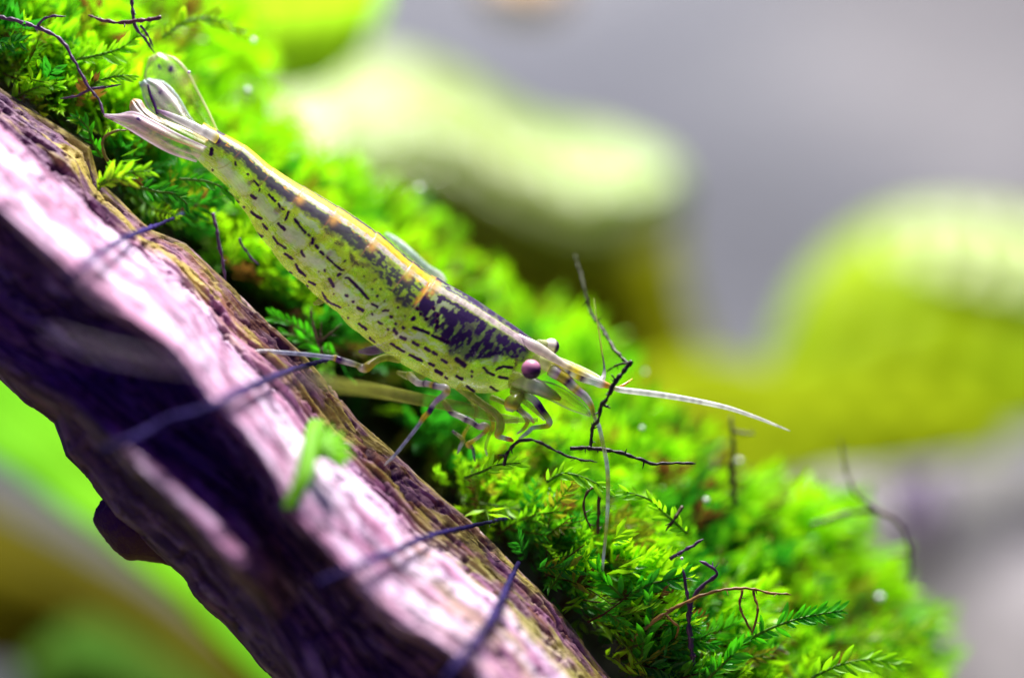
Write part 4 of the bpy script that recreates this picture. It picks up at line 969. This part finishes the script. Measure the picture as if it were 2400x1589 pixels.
leaf_big('broad_leaf', 'long blurred leaf with a white shining crest behind the shrimp',
         [[(560, 130, 12.6), (800, 110, 12.8), (1050, 170, 12.9), (1250, 280, 12.6), (1420, 310, 12.3), (1570, 370, 11.8)],
          [(560, 300, 11.7), (800, 300, 11.7), (1050, 290, 11.9), (1230, 370, 11.7), (1400, 440, 11.5), (1590, 410, 11.5)],
          [(560, 420, 11.5), (800, 420, 11.5), (1020, 390, 11.8), (1200, 470, 11.6), (1380, 530, 11.45), (1600, 450, 11.5)],
          [(600, 600, 12.2), (850, 600, 12.2), (1030, 520, 12.3), (1200, 580, 12.2), (1420, 620, 12.1), (1610, 500, 11.8)]], (0.25, 0.34, 0.03), (0.24, 0.42, 0.03), seed=3, rib=0.6, mat=M_leaf, back=3.5)
leaf_big('broad_leaf', 'dark olive leaf hanging below the white crested leaf',
         [[(760, 330, 12.9), (1050, 400, 12.8), (1350, 440, 12.6), (1580, 430, 12.6)], [(840, 700, 12.6), (1150, 720, 12.5), (1400, 720, 12.5), (1610, 680, 12.6)],
          [(1000, 1100, 12.6), (1250, 1120, 12.6), (1500, 1100, 12.6), (1760, 1050, 12.8)]], (0.22, 0.25, 0.003), (0.30, 0.33, 0.003), seed=4, back=4)
leaf_big('broad_leaf', 'big yellow green leaf with a white shining shoulder at the right',
         [[(1880, 660, 11.2), (1970, 570, 11.6), (2120, 500, 12.3), (2350, 500, 12.9), (2620, 560, 13)], [(1840, 740, 11.0), (1960, 690, 11.1), (2140, 640, 11.4), (2350, 690, 11.8), (2620, 740, 12)],
          [(1780, 880, 10.75), (1950, 860, 10.85), (2160, 850, 11.1), (2350, 860, 11.5), (2620, 860, 11.8)], [(1690, 1010, 10.6), (1900, 1030, 10.7), (2150, 1050, 11.0), (2350, 1020, 11.4), (2620, 960, 11.7)]],
         (0.34, 0.46, 0.002), (0.31, 0.51, 0.002), seed=5, mat=M_leafs, back=4)
leaf_big('broad_leaf', 'narrow glossy leaf added for the white sheen along the top of the right leaf',  # extra leaf, put in to give the right leaf its white sheen
         [[(2080, 520, 12.6), (2180, 490, 12.7), (2330, 500, 12.8), (2620, 580, 13)], [(2060, 560, 12.3), (2190, 560, 12.3), (2330, 580, 12.4), (2620, 650, 12.6)],
          [(2070, 600, 12.1), (2200, 640, 12.0), (2340, 670, 12.1), (2620, 720, 12.3)]], (0.34, 0.46, 0.06), (0.34, 0.50, 0.06), seed=12, mat=M_leaf, back=3.4)
leaf_big('broad_leaf', 'olive leaf under the right antenna behind the moss', [[(1480, 860, 12.2), (1650, 830, 12.2), (1800, 860, 12.2), (2050, 900, 12.2), (2330, 940, 12.4)], [(1480, 1000, 11.9), (1700, 990, 11.9), (1900, 1000, 11.9), (2100, 1010, 12), (2350, 1000, 12.2)],
         [(1480, 1230, 11.7), (1700, 1170, 11.7), (1900, 1120, 11.8), (2100, 1100, 12), (2350, 1060, 12.2)]], (0.34, 0.44, 0.003), (0.30, 0.42, 0.003), seed=6)
leaf_big('broad_leaf', 'light green blurred leaf along the lower edge of the branch', [[(-460, 500, 9.4), (-100, 700, 9.2), (250, 1020, 9), (560, 1320, 9), (1000, 1760, 9)], [(-460, 640, 8.2), (-100, 860, 8), (150, 1060, 7.8), (480, 1360, 7.8), (900, 1800, 7.8)],
         [(-460, 860, 7.6), (-100, 1020, 7.4), (170, 1200, 7.2), (430, 1400, 7.2), (720, 1700, 7.2)]], (0.12, 0.44, 0.008), (0.17, 0.50, 0.010), seed=7)
leaf_big('broad_leaf', 'dark olive leaf low at the left corner', [[(-500, 900, 13), (0, 1180, 13), (400, 1400, 13), (900, 1800, 13)], [(-500, 1150, 11.6), (0, 1330, 11.6), (330, 1500, 11.6), (800, 1850, 11.6)],
         [(-500, 1500, 11.6), (0, 1560, 11.6), (250, 1640, 11.6), (700, 1950, 11.6)]], (0.06, 0.055, 0.002), (0.19, 0.17, 0.003), seed=8)
leaf_big('broad_leaf', 'small dark green leaf at the bottom left corner', [[(60, 1540, 10.8), (180, 1450, 11), (330, 1500, 11), (520, 1640, 11)], [(40, 1620, 10.2), (180, 1560, 10.2), (300, 1600, 10.2), (480, 1700, 10.2)],
         [(40, 1760, 10.6), (180, 1740, 10.6), (300, 1750, 10.6), (440, 1780, 10.6)]], (0.08, 0.24, 0.02), (0.1, 0.2, 0.02), seed=9)

def stone(label, cx, cy, y, rx, rz, ry, tone, seed, name='stone'):
    n, m_ = 60, 80
    th = np.linspace(0, np.pi, n); ph = np.linspace(0, 2 * np.pi, m_, endpoint=False)
    T, Q = np.meshgrid(th, ph, indexing='ij')
    N3 = np.stack([np.sin(T) * np.cos(Q), np.sin(T) * np.sin(Q), np.cos(T)], -1)
    r = 1 + 0.22 * fbm(N3[..., 0] * 1.6 + seed, N3[..., 1] * 1.6, N3[..., 2] * 1.6, seed, 4)
    s = (D + y) / D / PPC
    V = N3 * r[..., None] * [rx * s, ry, rz * s]
    c = np.array(tone) * (1 + 0.18 * fbm(N3[..., 0] * 4, N3[..., 1] * 4, N3[..., 2] * 4, seed + 5))[..., None]
    o = link(name, make_mesh(name, V.reshape(-1, 3), grid_faces(n, m_, True)[:, ::-1], np.clip(c, 0, 1).reshape(-1, 3)), M_stone)
    o.location = [float(q) for q in P(cx, cy, y)]
    tag(o, label, 'stone', 'pale stones in the blurred background')
    return o
stone('pale blurred stone filling the lower right corner', 2420, 1600, 19, 760, 540, 3, (0.46, 0.445, 0.43), 5)
stone('warm blurred pebble at the top edge', 1230, -30, 17, 100, 70, 1.0, (0.6, 0.42, 0.25), 7)
stone('violet grey blurred rock right of the moss', 2150, 1180, 14.5, 70, 130, 0.8, (0.30, 0.25, 0.36), 9)

# the tank's back wall and floor
def sheet(name, V, tone, tone2, sc, seed, patches=()):
    G = V; n, m_ = G.shape[:2]
    k = (0.5 + 0.8 * fbm(G[..., 0] / sc, G[..., 2] / sc + G[..., 1] / sc, 0, seed, 3))[..., None]
    c = np.array(tone) * (1 - np.clip(k, 0, 1)) + np.array(tone2) * np.clip(k, 0, 1)
    for cx, cz, rx, rz, tn in patches:                                   # soft paler patches in the sheet's colour
        g = np.exp(-((G[..., 0] - cx + 2 * noise(G[..., 2] / 5, G[..., 0] / 5)) / rx) ** 2 - ((G[..., 2] - cz + 2 * noise(G[..., 0] / 5, G[..., 2] / 5, 3)) / rz) ** 2)[..., None]
        c = c + (np.array(tn) - c) * g
    o = link(name, make_mesh(name, G.reshape(-1, 3), grid_faces(n, m_), c.reshape(-1, 3)), M_stone)
    tag(o, kind='structure'); return o
xs, zs = np.meshgrid(np.linspace(-34, 34, 90), np.linspace(-17, 26, 60), indexing='ij')
sheet('wall', np.stack([xs, 26 + 0.6 * fbm(xs / 7, zs / 7, 0, 3), zs], -1), (0.19, 0.205, 0.24), (0.27, 0.285, 0.30), 6.0, 4, [(7.6, 2.9, 2.2, 1.6, (0.42, 0.42, 0.42)), (3, 6.2, 5, 1.2, (0.36, 0.37, 0.38)), (8.5, 5.4, 2.5, 1.5, (0.30, 0.29, 0.29)), (-2.6, 3.6, 2.0, 1.0, (0.30, 0.32, 0.34))])
xs, ys = np.meshgrid(np.linspace(-34, 34, 90), np.linspace(-20, 26.5, 60), indexing='ij')
sheet('ground', np.stack([xs, ys, -11 + 0.9 * np.clip((ys - 8) / 14, 0, 3) ** 1.5 + 0.3 * fbm(xs / 3, ys / 3, 0, 5)], -1), (0.09, 0.09, 0.02), (0.18, 0.18, 0.03), 3.0, 6)
